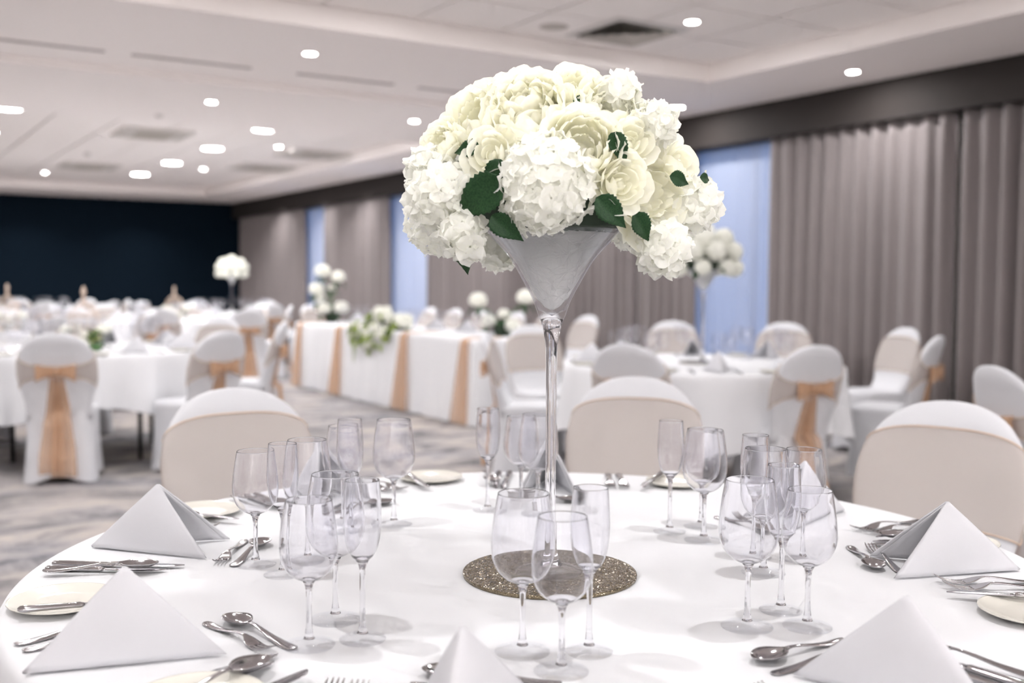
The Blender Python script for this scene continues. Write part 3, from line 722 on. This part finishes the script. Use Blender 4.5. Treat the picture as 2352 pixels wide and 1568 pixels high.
for k in ('fork', 'dfork'):
    hd, tn = CUT[k]; CUT[k] = (mesh('handle', *hd, 'steel'), tn)
def cutlery(kind, p, q, z, label, tilt=0.0, roll=0.0):
    """handle end at p, business end toward q (world xy)"""
    a = atan2(q[1] - p[1], q[0] - p[0])
    nm = dict(spoon='soup_spoon', dspoon='dessert_spoon', fork='dinner_fork', dfork='dessert_fork', knife='dinner_knife', knife2='starter_knife', bknife='butter_knife')[kind]
    t = thing(nm, label, nm.split('_')[1], (p[0], p[1], z), 0, 'cutlery on the near table'); t.rotation_euler = (roll, -tilt, a)
    m = CUT[kind]
    if 'fork' in kind:
        put('handle', m[0], t)
        for tn in m[1]: put('tine', tn, t)
    elif 'spoon' in kind: put('bowl', m[0], t); put('handle', m[1], t)
    else: put('handle', m[0], t); put('blade', m[1], t)

def napkin_vf(ns=40, nt=16, spread=16.5, wob=0.0, hyp=.257, seed=0):
    rnd = random.Random(seed); th = radians(spread)
    x = hyp * cos(th); y = hyp * sin(th); leg = hyp / sqrt(2)
    ax = (x * x + y * y) / (2 * x); hh = sqrt(leg * leg - ax * ax)
    A = Vector((ax, 0, hh))
    def base(s):                       # s in -1..1, ridge at 0, rounded corner
        q = abs(s); r = .05
        d = q if q > r else (q * q + r * r) / (2 * r)
        yy = y * (1 if s > 0 else -1) * (q if q > r else q)
        return Vector((x * d - x * r * .5 * (0), yy, 0.003 + .006 * (abs(s) > .9) * 0))
    def fn(u, v):
        s = 2 * u - 1; B = base(s); t = .015 + .985 * v
        p = A + (B - A) * t
        n = Vector((-sin(th), cos(th) * (1 if s > 0 else -1), .25)).normalized()
        bul = .010 * sin(pi * min(1, abs(s))) * sin(pi * t) + wob * sin(6 * abs(s) + 3 * t) * t * (1 - t)
        return p + n * bul
    return fn, ns, nt
nap_me = []
for sd, (sp, wb) in enumerate(((16.5, .004), (17.5, .006), (15.5, .003))):
    fn, ns, nt = napkin_vf(spread=sp, wob=wb, seed=sd)
    outer = shell(fn, ns, nt, .0042)
    # folded inner layer showing along the free edges
    def inner(u, v, fn=fn):
        s = 2 * u - 1; sg = 1 if s > 0 else -1
        p = Vector(fn(.5 + .5 * s * .965, .03 + .95 * v)); return p + Vector((0.0008, -sg * (.0048 * min(1, abs(s) * 4)), -.0015))
    nap_me.append(mesh('napkin', *join(outer, shell(inner, 24, 10, .003)), 'napkin'))
PL = mesh('bread_plate', *lathe([(0, .002), (.044, .002), (.047, .0008), (.050, .0022), (.062, .0048), (.078, .0092), (.0815, .0110), (.0812, .0128), (.0785, .0120), (.064, .0080), (.052, .0054), (.046, .0048), (0, .0045)], 64), 'plate')
PLF = mesh('bread_plate', *lathe([(0, .002), (.047, .001), (.078, .0125), (.0815, .0160), (.064, .0098), (.046, .0048), (0, .0045)], 24), 'plate')

# ------------------------------------------------------------------ near table settings
SET = dict(   # angle, ridge radius, description of the place
    A=(145.4, .842, 'at the left napkin beside the carpet'), B=(193.0, .893, 'at the front left napkin'), NC=(229.4, .900, 'at the bottom middle napkin'),
    RF=(272.2, .893, 'at the front right napkin'), R=(328.2, .888, 'at the right napkin before the chair'), R2=(359.8, .810, 'at the back right napkin behind the glasses'),
    BC=(55.1, .804, 'at the back napkin behind the vase stem'), BL=(100.7, .873, 'at the back left napkin behind the glasses'))
NAPX = dict(A=(.379, 2.093, -33.6), B=(.176, 1.453, 3.3), R=(1.752, 1.086, 143.9))    # napkins set down a little askew
def P(a, r, lat):
    a = radians(a); return (CX + r * cos(a) - lat * sin(a), CY + r * sin(a) + lat * cos(a))
for i, (k, (a, r0, w)) in enumerate(SET.items()):
    x, y = P(a, r0, 0); az = a + 180
    if k in NAPX: x, y, az = NAPX[k]
    o = put('napkin', nap_me[i % 3], None, (x, y, T), (0, 0, radians(az))); tag(o, 'white pyramid-folded napkin ' + w.replace('at the ', 'standing as the ', 1), 'napkin', 'napkins on the near table')
    rnd = random.Random(i * 13 + 5); j = lambda s: rnd.uniform(-s, s)
    cutlery('knife', P(a, .862, .104 + j(.004)), P(a, .62, .106 + j(.006)), T, 'steel dinner knife ' + w)
    cutlery('knife2', P(a, .858, .136 + j(.004)), P(a, .64, .132 + j(.006)), T, 'shorter steel starter knife ' + w)
    cutlery('spoon', P(a, .846, .170 + j(.004)), P(a, .66, .132 + j(.006)), T + .0075, 'steel soup spoon lying over the knives ' + w, tilt=.004)
    cutlery('fork', P(a, .864, -.152 + j(.004)), P(a, .65, -.150 + j(.006)), T, 'steel dinner fork, the inner one, ' + w)
    cutlery('fork', P(a, .862, -.184 + j(.004)), P(a, .65, -.182 + j(.006)), T, 'steel dinner fork, the outer one, ' + w)
    e = r0 - .246
    cutlery('dfork', P(a, e - .022 + j(.004), -.092), P(a, e - .016 + j(.008), .08), T, 'small steel dessert fork laid crosswise ' + w)
    cutlery('dspoon', P(a, e - .052 + j(.004), .095), P(a, e - .056 + j(.008), -.09), T, 'steel dessert spoon laid crosswise ' + w)
    px, py = P(a, .738, -.325)
    o = put('bread_plate', PL, None, (px, py, T)); tag(o, 'round cream side plate ' + w, 'plate', 'side plates on the near table')
    cutlery('bknife', P(a, .812 + j(.01), -.292), P(a, .615, -.222 + j(.01)), T + .0132, 'small butter knife resting on the side plate ' + w, tilt=-.035)
GLASSES = dict(
    A=[('small', .609, 1.818), ('flute', .628, 1.731), ('large', .700, 1.803)], B=[('small', .535, 1.373), ('large', .610, 1.459), ('flute', .608, 1.357)],
    NC=[('large', .774, 1.199), ('small', .777, 1.110), ('flute', .852, 1.152)], RF=[('large', 1.114, 1.117), ('flute', 1.214, 1.146), ('small', 1.190, 1.071)],
    R=[('flute', 1.412, 1.403), ('large', 1.348, 1.315), ('small', 1.475, 1.344)], R2=[('flute', 1.409, 1.635), ('large', 1.419, 1.545), ('small', 1.496, 1.637)],
    BC=[('flute', 1.194, 1.995), ('small', 1.284, 2.000), ('large', 1.268, 1.906)], BL=[('large', .957, 1.978), ('flute', .854, 1.966), ('small', .875, 2.045)])
WH = dict(A='in the leftmost glass trio', B='in the front left glass trio', NC='in the glass trio nearest us before the mirror plate', RF='in the front right glass trio',
          R='in the right-hand trio behind the front right glasses', R2='in the trio right of the near middle chair', BC='in the trio just left of the vase stem', BL='in the back left trio by the side plate')
for k, gs in GLASSES.items():
    for kind, x, y in gs: glass(kind, x, y, WH[k])

# ------------------------------------------------------------------ centrepiece
VX, VY = 1.022, 1.498
o = put('mirror_plate', mesh('mirror_plate', *lathe([(0, 0), (.1490, 0), (.1500, .001), (.1500, .0055), (.1490, .0065), (0, .0065)], 96), 'glitter', False), None, (VX, VY, T)); tag(o, 'round gold glitter plate under the tall vase', 'plate')
for p in o.data.polygons: p.use_smooth = abs(p.normal.z) < .9
VZ = T + .0065
def vase_meshes(seg):
    out = smooth_prof([(.0100, .385), (.0125, .405), (.0175, .427), (.0240, .443), (.0330, .468), (.0500, .500), (.0705, .535), (.0950, .563), (.1205, .590)])
    inn = [(max(r - .0022, .001), z) for r, z in reversed(out) if z > .447]
    cup = mesh('cup', *lathe([(.0095, .380)] + out + [(.1195, .5912)] + inn + [(0, .440)], seg), 'glass_bowl')
    st = mesh('stem', *lathe([(0, .012), (.022, .0125), (.0135, .022), (.0102, .04), (.0092, .09), (.0090, .28), (.0098, .36), (.0105, .390), (.0150, .418), (.0195, .434), (.010, .437), (0, .4365)], 28), 'glass_stem')
    ft = mesh('foot', *lathe([(0, .0003), (.060, .0003), (.0615, .002), (.060, .0035), (.045, .0065), (.030, .0105), (.022, .0128)], seg), 'glass_foot')
    return cup, st, ft
VM = vase_meshes(64)
v = thing('martini_vase', 'tall clear flared glass vase standing on the gold plate', 'vase', (VX, VY, VZ))
for n, m in zip(('cup', 'stem', 'foot'), VM): put(n, m, v)
fl = thing('fibre_filling', 'white angel hair fibre filling the cup of the near vase', 'decoration', (VX, VY, VZ))
fib = [(0, .449), (.012, .455), (.026, .470), (.043, .500), (.0635, .535), (.086, .562), (.106, .582), (.09, .588), (.05, .592), (0, .594)]
b = put('fibre_wad', mesh('fibre_wad', *lathe(fib, 40), 'fibre'), fl)
rnd = random.Random(3); strands = []
for i in range(420):
    a0, a1 = rnd.uniform(0, 2 * pi), rnd.gauss(0, .9); z0 = rnd.uniform(.455, .592); z1 = min(.605, max(.452, z0 + rnd.gauss(0, .035))); pts = []
    if i > 330: z0 = rnd.uniform(.578, .60); z1 = rnd.uniform(.585, .615)
    for s in range(8):
        q = s / 7; z = z0 + (z1 - z0) * q + .006 * sin(q * pi); rr = interp([(.449, .002), (.470, .0262), (.5, .0432), (.535, .0637), (.562, .0862), (.582, .1065), (.615, .118)], z) + .0006 + (.012 * sin(q * pi) * rnd.random() if i > 330 else 0)
        a = a0 + a1 * q; pts.append((rr * cos(a), rr * sin(a), z))
    strands.append(tube(pts, .00022, 3))
s = put('fibre_strands', mesh('fibre_strands', *join(*strands), 'fibre'), fl); s['kind'] = 'stuff'

# --- blossoms
def petal_vf(R, th, wd, ruff, flare, ph, n=9):
    ruff *= .55
    def fn(u, v):
        uu = 2 * u - 1; t = th * v; w = wd * (max(0.0, sin(pi * (.10 + .74 * v)))) ** .7
        edge = 1 - .10 * uu * uu * v
        t *= edge
        a = uu * w; r = R * (1 + flare * v ** 3) * (1 + ruff * v * v * sin(5.5 * uu + ph) + .5 * ruff * v ** 3 * sin(11 * uu + 2 * ph))
        return Vector((r * sin(t) * cos(a), r * sin(t) * sin(a), R - r * cos(t)))
    return grid(fn, n, n)
PET = {}
def petal(key, *a):
    if key not in PET: PET[key] = mesh('petal', *petal_vf(*a), 'petal')
    return PET[key]
ROSE = [(5, 1.0, 1.55, .80, .035, .34, .0), (5, .86, 1.80, .75, .03, .12, .5), (4, .66, 2.05, .80, .03, .02, 1.1), (3, .44, 2.3, .95, .03, -.05, .3), (2, .25, 2.6, 1.2, .02, -.1, .9)]
PEONY = [(7, 1.0, 1.75, .70, .05, .22, 0), (7, .93, 2.00, .62, .06, .06, .4), (7, .80, 2.20, .60, .08, .0, .8), (6, .62, 2.35, .65, .10, -.05, 1.2), (5, .42, 2.5, .7, .10, -.05, .2)]
OPEN = [(7, 1.0, 1.45, .72, .05, .40, 0), (7, .9, 1.70, .66, .07, .20, .4), (7, .76, 1.85, .6, .09, .08, .8), (6, .58, 2.0, .6, .12, .0, 1.2), (5, .38, 2.2, .7, .12, 0, .2)]
def bloom(name, kind, parent, p, n, r, seed):
    rnd = random.Random(seed); lay = dict(r=ROSE, p=PEONY, o=OPEN)[kind]
    n = Vector(n).normalized(); core = MESHES.setdefault('heart', mesh('heart', *lathe([(0, 0), (.25, .10), (.34, .30), (.28, .50), (.15, .62), (0, .65)], 12), 'petal'))
    e = put(name, core, parent, Vector(p) - n * r * 1.0, look_rot(n, rnd.uniform(0, 6)), (r, r, r * (1.0 if kind != 'o' else .9)))
    for li, (cnt, R, th, wd, ruff, fla, off) in enumerate(lay):
        for i in range(cnt):
            me = petal((kind, li, i % 3), R, th, wd, ruff, fla, i % 3 * 2.1)
            put('petal', me, e, (0, 0, .55 * (1 - R)), (rnd.uniform(-.05, .05), rnd.uniform(-.05, .05), off + 2 * pi * i / cnt + rnd.uniform(-.12, .12)))
    return e
def floret_vf(ph):
    V, F = [], []
    for k in range(4):
        a = k * pi / 2
        def fn(u, v):
            uu = 2 * u - 1; w = .50 * sin(pi * (.14 + .70 * v)) ** .8; x = .06 + .94 * v * (1 - .10 * uu * uu)
            z = .10 + .22 * v * v - .16 * uu * uu * v + .09 * sin(4 * uu + ph + k) * v + .07 * sin(7 * v + k)
            yy = uu * w * 1.15
            return Vector((x * cos(a) - yy * sin(a), x * sin(a) + yy * cos(a), z))
        v, f = grid(fn, 4, 4); k0 = len(V); V += v; F += [tuple(i + k0 for i in q) for q in f]
    return V, F
FLO = [mesh('floret', *floret_vf(p), 'petal_white') for p in (0, 1.7, 3.9)]
HC = mesh('hydrangea_heart', *lathe([(0, -.82), (.5, -.62), (.78, -.15), (.78, .2), (.5, .62), (0, .80)], 14), 'sprig')
HCC = HC.copy(); HCC.materials.clear(); HCC.materials.append(MT['petal_white'])
def fib_dirs(N, keep):
    out = []
    for i in range(N):
        z = 1 - 2 * (i + .5) / N
        if z < keep: break
        a = i * 2.399963; q = sqrt(1 - z * z); out.append(Vector((q * cos(a), q * sin(a), z)))
    return out
def hydrangea(parent, p, n, r, seed, name='hydrangea'):
    rnd = random.Random(seed); n = Vector(n).normalized()
    e = put(name, HCC, parent, p, look_rot(n, rnd.uniform(0, 6)), (r * .92,) * 3)
    fs = .0195; N = int(4 * pi * r * r / (fs * fs * 2.2)) + 8
    for d in fib_dirs(N, -.45):
        s = fs * rnd.uniform(.9, 1.3) / (r * .92); dd = (d + Vector((rnd.uniform(-.3, .3), rnd.uniform(-.3, .3), rnd.uniform(-.3, .3)))).normalized()
        put('floret', rnd.choice(FLO), e, d * (.86 + rnd.uniform(-.06, .10)), look_rot(dd, rnd.uniform(0, 6)), (s, s, s))
    return e
def merged_hyd(seed, N=60, s=.26):
    rnd = random.Random(seed); parts = [lathe([(0, -.8), (.6, -.5), (.8, 0), (.6, .5), (0, .8)], 10)]
    for d in fib_dirs(N, -.6):
        dd = (d + Vector((rnd.uniform(-.3, .3), rnd.uniform(-.3, .3), rnd.uniform(-.3, .3)))).normalized()
        M = Matrix.Translation(d * .88) @ look_rot(dd, rnd.uniform(0, 6)).to_matrix().to_4x4() @ Matrix.Scale(s, 4)
        parts.append(xf((FLOV[rnd.randrange(3)]), M))
    return mesh('hydrangea', *join(*parts), 'petal_white')
FLOV = [floret_vf(p) for p in (0, 1.7, 3.9)]
MH = merged_hyd(5)
def leaf_vf(nu=6, nv=10, ser=.05, curl=.25):
    def fn(u, v):
        uu = 2 * u - 1; w = .29 * sin(pi * v ** .62) ** 1.05 * (1 + (ser if int(round(v * nv)) % 2 else -ser) * (abs(uu) > .9))
        return Vector((v, uu * w, .18 * abs(uu) * w * 2 - curl * v * v + .02 * sin(14 * v) * abs(uu)))
    return shell(fn, nu, nv, .006)
LF = mesh('leaf', *leaf_vf(8, 22, .06), 'leaf'); LFS = mesh('leaf', *leaf_vf(2, 5, 0, .4), 'leaf'); LSP = mesh('sprig_leaf', *leaf_vf(2, 5, 0, .5), 'sprig')
O3 = Vector((VX, VY, T + .635))
fa = thing('flower_arrangement', 'large dome of cream roses, peonies and hydrangeas on the near vase', 'flowers', (VX, VY, VZ + .592))
OFF = Vector((VX, VY, VZ + .592))
put('moss_core', mesh('moss_core', *lathe([(0, -.03), (.09, -.02), (.16, .02), (.175, .08), (.14, .15), (.07, .19), (0, .20)], 32), 'moss'), fa)
BL = [('h',0.797,1.469,1.400,0.062),('h',0.892,1.328,1.415,0.081),('h',1.162,1.307,1.396,0.046),('h',1.085,1.288,1.324,0.045),('h',0.805,1.420,1.344,0.039),('h',1.018,1.671,1.331,0.040),('h',1.077,1.303,1.517,0.035),('h',0.785,1.498,1.448,0.034),
('p',0.900,1.386,1.536,0.062),('p',1.013,1.329,1.540,0.053),('p',0.851,1.462,1.533,0.055),('p',0.979,1.379,1.576,0.045),('o',1.069,1.279,1.410,0.066),('p',0.940,1.300,1.476,0.052),('p',0.902,1.421,1.564,0.048),('p',0.801,1.492,1.490,0.034),
('r',0.824,1.380,1.463,0.036),('r',1.019,1.279,1.488,0.037),('r',0.988,1.262,1.419,0.038),('r',1.136,1.296,1.462,0.036),('h',1.038,1.342,1.566,0.031)]
for i, (k, x, y, z, r) in enumerate(BL):
    p = Vector((x, y, z)); n = p - O3; n.z += .02
    tc = Vector((0, 0, H)) - p; tc.normalize()
    n = n.normalized()
    if k == 'h': hydrangea(fa, p - OFF, n, r, i)
    else: bloom({'r': 'rose', 'p': 'peony', 'o': 'peony'}[k], k, fa, p - OFF, (n + tc * .25), r * 1.0, i)
# far side of the dome
for i in range(12):
    a = radians(-18 + i * 13.5); tl = (.15, .62, -.12)[i % 3]
    d = Vector((cos(a) * cos(tl), sin(a) * cos(tl), sin(tl)))
    p = O3 + Vector((d.x * .205, d.y * .205, d.z * .185)); r = .055 + .012 * (i % 2)
    put('hydrangea', MH, fa, p - OFF, look_rot(d, i), (r, r, r))
put('hydrangea', MH, fa, Vector((VX + .04, VY + .06, T + .785)) - OFF, (0, 0, 0), (.055,) * 3)
LV = [(0.817,1.402,1.393,0.049,-150),(0.848,1.365,1.349,0.029,-40),(0.823,1.456,1.314,0.037,-95),(0.832,1.376,1.423,0.029,-110),(0.979,1.354,1.549,0.022,60),(0.998,1.287,1.470,0.026,-60),(0.978,1.277,1.373,0.033,-40),(1.038,1.279,1.353,0.027,-50),(1.110,1.305,1.332,0.033,-100),(1.168,1.284,1.435,0.014,0),(0.819,1.439,1.472,0.023,180),(1.081,1.244,1.425,0.020,-10)]
RV, UV = Vector((.8467, -.5321, 0)), Vector((0, 0, 1))
for x, y, z, r, a in LV:
    p = Vector((x, y, z)); n = (p - O3).normalized(); n = (n - Vector((_fw.x, _fw.y, 0)) * .8).normalized()
    d = (RV * cos(radians(a)) + UV * sin(radians(a))); d = (d - n * d.dot(n)).normalized(); yv = n.cross(d)
    L = r * 2.1; R3 = Matrix((d, yv, n)).transposed()
    p = p - Vector((_fw.x, _fw.y, 0)) * (.026 if r > .04 else .016)
    put('leaf', LF, fa, p - OFF - d * L * .5, R3.to_euler(), (L, L, L))

# ================================================================== BACKGROUND SETTINGS AND FLOWERS
CUTF = dict(knife=mesh('dinner_knife', *join(*[xf((([v.co[:] for v in m.vertices]), [tuple(p.vertices) for p in m.polygons]), Matrix()) for m in CUT['knife']]), 'steel'))
_h, _t = CUT['fork']
CUTF['fork'] = mesh('dinner_fork', *join(*[([v.co[:] for v in m.vertices], [tuple(p.vertices) for p in m.polygons]) for m in [_h] + list(_t)]), 'steel')
nap_far = []
fn, ns, nt = napkin_vf(spread=17, wob=.004); nap_far = mesh('napkin', *shell(fn, 16, 6, .004), 'napkin')
def far_settings(k, n, a0, cut=True, plate=True):
    cx, cy = TAB[k]; w = TS[k]
    def PP(a, r, lat): a = radians(a); return (cx + r * cos(a) - lat * sin(a), cy + r * sin(a) + lat * cos(a))
    for i in range(n):
        a = a0 + 360 * i / n + random.uniform(-2, 2)
        pl = place(cx, cy, a0 + 360 * i / n)
        x, y = PP(a, .83, 0); tag(put('napkin', nap_far, None, (x, y, T), (0, 0, radians(a) + pi)), 'white folded napkin at the %s place of the %s' % (pl, w), 'napkin', 'napkins on the table ' + w)
        for kind, r, l in (('large', .50, .03), ('small', .56, .075), ('flute', .49, .11)):
            x, y = PP(a, r, l); nm, lb, ct = GN_[kind]
            tag(put(nm, GM[kind], None, (x, y, T)), 'clear %s at the %s place of the %s' % (lb, pl, w), ct, 'glasses on the table ' + w)
        if plate:
            x, y = PP(a, .735, -.315); tag(put('bread_plate', PLF, None, (x, y, T)), 'cream side plate at the %s place of the %s' % (pl, w), 'plate', 'plates on the table ' + w)
        if cut:
            for kk, l in (('knife', .105), ('fork', -.155)):
                x, y = PP(a, .85, l); tag(put('dinner_' + kk, CUTF[kk], None, (x, y, T), (0, 0, radians(a) + pi)), 'steel %s at the %s place of the %s' % (kk, pl, w), kk, 'cutlery on the table ' + w)
far_settings('T2', 8, 10); far_settings('T4', 8, 20); far_settings('T6', 8, 10, False); far_settings('T7', 8, 24, False); far_settings('T8', 8, 5, False, False); far_settings('T9', 8, 0, False, False)
# head table ware
for i, y in enumerate((12.0, 11.35, 10.7, 9.95, 9.3, 8.62)):
    od = ('first', 'second', 'third', 'fourth', 'fifth', 'sixth')[i]
    for kind, dx, dy in (('large', .42, .10), ('small', .46, .17), ('flute', .36, .15), ('large', .44, -.12), ('flute', .38, -.2)):
        nm, lb, ct = GN_[kind]
        tag(put(nm, GM[kind], None, (HX0 + dx, y + dy, T)), '%s %s at the head table, %s chair from its far end' % ('left' if dy > 0 else 'right', lb, od), ct, 'glasses on the head table')
    tag(put('napkin', nap_far, None, (HX1 - .05, y, T), (0, 0, pi)), 'white folded napkin at the head table, %s chair from its far end' % od, 'napkin', 'napkins on the head table')

def tall_bouquet(x, y, label_v, label_f, label_p, seed, s=1.0):
    rnd = random.Random(seed); z0 = T + .0065
    tag(put('mirror_plate', bpy.data.objects['mirror_plate'].data, None, (x, y, T)), label_p, 'plate')
    v = thing('martini_vase', label_v, 'vase', (x, y, z0))
    for n, m in zip(('cup', 'stem', 'foot'), VM): put(n, m, v)
    tag(put('fibre_filling', mesh('fibre_filling', *lathe(fib, 24), 'fibre'), None, (x, y, z0)), 'white fibre filling inside the ' + label_v.replace('tall ', '', 1), 'decoration')
    f = thing('flower_arrangement', label_f, 'flowers', (x, y, z0 + .592))
    put('moss_core', MESHES.setdefault('moss', mesh('moss_core', *lathe([(0, -.03), (.09, -.02), (.16, .02), (.175, .08), (.14, .15), (.07, .19), (0, .20)], 20), 'moss')), f)
    i = 0
    for el, cnt, rad in ((-.25, 9, .21), (.25, 9, .20), (.75, 6, .19), (1.45, 2, .18)):
        for k in range(cnt):
            a = 2 * pi * k / cnt + el + rnd.uniform(-.1, .1); d = Vector((cos(a) * cos(el), sin(a) * cos(el), sin(el))); r = rnd.uniform(.050, .068)
            put('hydrangea' if i % 3 else 'peony', MH, f, Vector((d.x * rad, d.y * rad, .055 + d.z * rad)), look_rot(d, i), (r, r, r)); i += 1
    for k in range(9):
        a = rnd.uniform(0, 6.28); L = rnd.uniform(.07, .1)
        put('leaf', LFS, f, (.17 * cos(a), .17 * sin(a), rnd.uniform(-.03, .08)), (rnd.uniform(-.4, .4), rnd.uniform(-.2, .7), a), (L, L, L))
tall_bouquet(*TAB['T2'], 'tall flared glass vase before the blue window', 'cream flower dome on the vase before the blue window', 'round glitter plate on the table before the blue window', 21)
tall_bouquet(*TAB['T8'], 'tall flared glass vase far off before the navy wall', 'cream flower dome far off before the navy wall', 'round glitter plate on the table of the far bouquet', 22)

# hydrangea candelabra arrangements on the head table
def stand_arrangement(x, y, heads, label):
    f = thing('flower_stand', label, 'flowers', (x, y, T))
    put('pot', mesh('pot', *lathe([(0, 0), (.06, 0), (.075, .05), (.085, .10), (.07, .105), (0, .10)], 20), 'moss'), f)
    for i, (dx, dy, dz, r) in enumerate(heads):
        put('stem', mesh('stem', *tube([(0, 0, .08), (dx * .5, dy * .5, .08 + (dz - .08) * .6), (dx, dy, dz - r * .6)], .006, 6), 'stem'), f)
        put('hydrangea', MH, f, (dx, dy, dz), (0, 0, i), (r, r, r * .9))
        for q in range(3):
            a = i * 2 + q * 2.1; L = .11
            put('leaf', LFS, f, (dx + .4 * r * cos(a), dy + .4 * r * sin(a), dz - r * .8), (0, .5, a), (L, L, L))
rx, ry = .85, -.53
def hd(r, u, rad, dep=0): return (r * rx + dep * .53, r * ry + dep * .85, u, rad)
stand_arrangement(5.02, 12.12, [hd(-.10, .62, .095), hd(.08, .55, .085, .05), hd(-.17, .40, .09, -.03), hd(-.14, .30, .075), hd(-.08, .17, .085, -.06), hd(.13, .18, .09, -.03), hd(.0, .42, .05, .1)], 'tall green stand of cream hydrangeas at the far end of the head table')
stand_arrangement(5.18, 8.42, [hd(-.22, .33, .085), hd(.22, .36, .085), hd(.10, .10, .075, -.05), hd(.02, .2, .06, .05), hd(-.12, .14, .07)], 'green stand of cream hydrangeas behind the vase stem on the head table')
# trailing arrangement
f = thing('trailing_arrangement', 'low trailing pale green flowers over the front of the head table', 'flowers', (HX0 + .16, 10.12, T))
put('tray', mesh('tray', *box_vf(-.09, .09, -.34, .34, 0, .03), 'moss', False), f)
rnd = random.Random(9)
for i in range(70):
    yy = rnd.uniform(-.42, .42); q = rnd.random(); hgt = .17 * (1 - (yy / .48) ** 2)
    if q < .6: p = Vector((rnd.uniform(-.12, .12), yy, .03 + hgt * rnd.uniform(.2, 1.05)))
    else: p = Vector((-.20 - .03 * rnd.random(), yy + .05, .05 - rnd.uniform(0, .26) * (1 - (yy / .5) ** 2)))
    r = rnd.uniform(.026, .046)
    put('blossom', MH if i % 3 else HCC, f, p, look_rot((p - Vector((.15, yy, -.1))), i), (r, r, r * rnd.uniform(.9, 1.4)))
for i in range(80):
    yy = rnd.uniform(-.46, .46); p = Vector((rnd.uniform(-.17, .1), yy, .03 + .17 * (1 - (yy / .5) ** 2) * rnd.random())) if i % 2 else Vector((-.20 - .03 * rnd.random(), yy, .06 - rnd.uniform(0, .30) * (1 - (yy / .55) ** 2)))
    L = rnd.uniform(.07, .12); put('leaf', LSP if i % 5 else LFS, f, p, (rnd.uniform(-1, 1), rnd.uniform(.2, 1.4), pi + rnd.uniform(-1.3, 1.3)), (L, L, L))
for i in range(3):
    put('trailing_stem', mesh('trailing_stem', *tube([(-.2, .30 + .03 * i, .02), (-.225, .33 + .03 * i, -.12), (-.225, .31 + .03 * i, -.27 - .05 * i)], .004, 5), 'sprig'), f)

# birdcages
def birdcage(x, y, label, s=1.0, rz=0, sprig=True):
    t = thing('birdcage', label, 'birdcage', (x, y, T), rz, 'birdcage centrepieces')
    R, zb, zd, zt = .108 * s, .02 * s, .245 * s, .362 * s
    put('base', mesh('base', *lathe([(0, 0), (R + .012, 0), (R + .014, .01), (R + .005, zb), (0, zb)], 28), 'cage'), t)
    def prof(q):
        if q < .5: return R, zb + (zd - zb) * q * 2
        w = (q - .5) * 2; return R * (.5 + .5 * cos(pi * min(1, w ** .95))) * .93 + .07 * R, zd + (zt - zd) * w
    wire = mesh('wire', *tube([(prof(k / 14)[0], 0, prof(k / 14)[1]) for k in range(15)], .0026, 5), 'cage')
    for i in range(16): put('wire', wire, t, (0, 0, 0), (0, 0, 2 * pi * i / 16))
    for z in (zb + .07 * s, zd): put('ring', mesh('ring', *lathe([(R + .003 * cos(a), z + .003 * sin(a)) for a in (0, 1.57, 3.14, 4.71)], 28, True), 'cage'), t)
    put('finial', mesh('finial', *lathe([(0, zt - .02 * s), (.012 * s, zt - .015 * s), (.016 * s, zt), (.008 * s, zt + .015 * s), (.017 * s, zt + .035 * s), (.019 * s, zt + .055 * s), (.010 * s, zt + .08 * s), (0, zt + .098 * s)], 16), 'cage'), t)
    g = thing('flower_garland', 'cream flowers and greenery around the ' + label.split(' ', 1)[1], 'flowers', (x, y, T), rz, 'birdcage flower garlands')
    for i in range(7):
        a = 2 * pi * i / 7; r = .040 * s
        put('blossom', MH, g, ((R + .045) * cos(a), (R + .045) * sin(a), .05 if i % 2 else .14), (0, 0, i), (r, r, r))
        for q in range(4):
            b = a + .2 * q - .3; L = .07; put('leaf', LFS, g, ((R + .03) * cos(b), (R + .03) * sin(b), .03 + .03 * q), (0, .3 - .3 * q, b), (L, L, L))
    put('blossom', MH, g, (0, 0, .08), (0, 0, 0), (.055,) * 3)
birdcage(*TAB['T4'], 'champagne wire birdcage on the left table, nearest of three')
birdcage(*TAB['T6'], 'champagne wire birdcage at the far left edge of the picture', rz=.3)
birdcage(*TAB['T7'], 'small champagne wire birdcage before the navy wall', .93, rz=.5)
# small boxwood pot beside the nearest cage
bx = thing('boxwood_pot', 'small bushy green plant before the nearest birdcage', 'plant', (1.50, 7.90, T))
put('pot', mesh('pot', *lathe([(0, 0), (.035, 0), (.045, .05), (.04, .052), (0, .05)], 16), 'stem'), bx)
for i, d in enumerate(fib_dirs(60, -.5)):
    L = .045; put('leaf', LSP if i % 2 else LFS, bx, (d.x * .05, d.y * .05, .095 + d.z * .05), look_rot(d, i), (L, L, L))
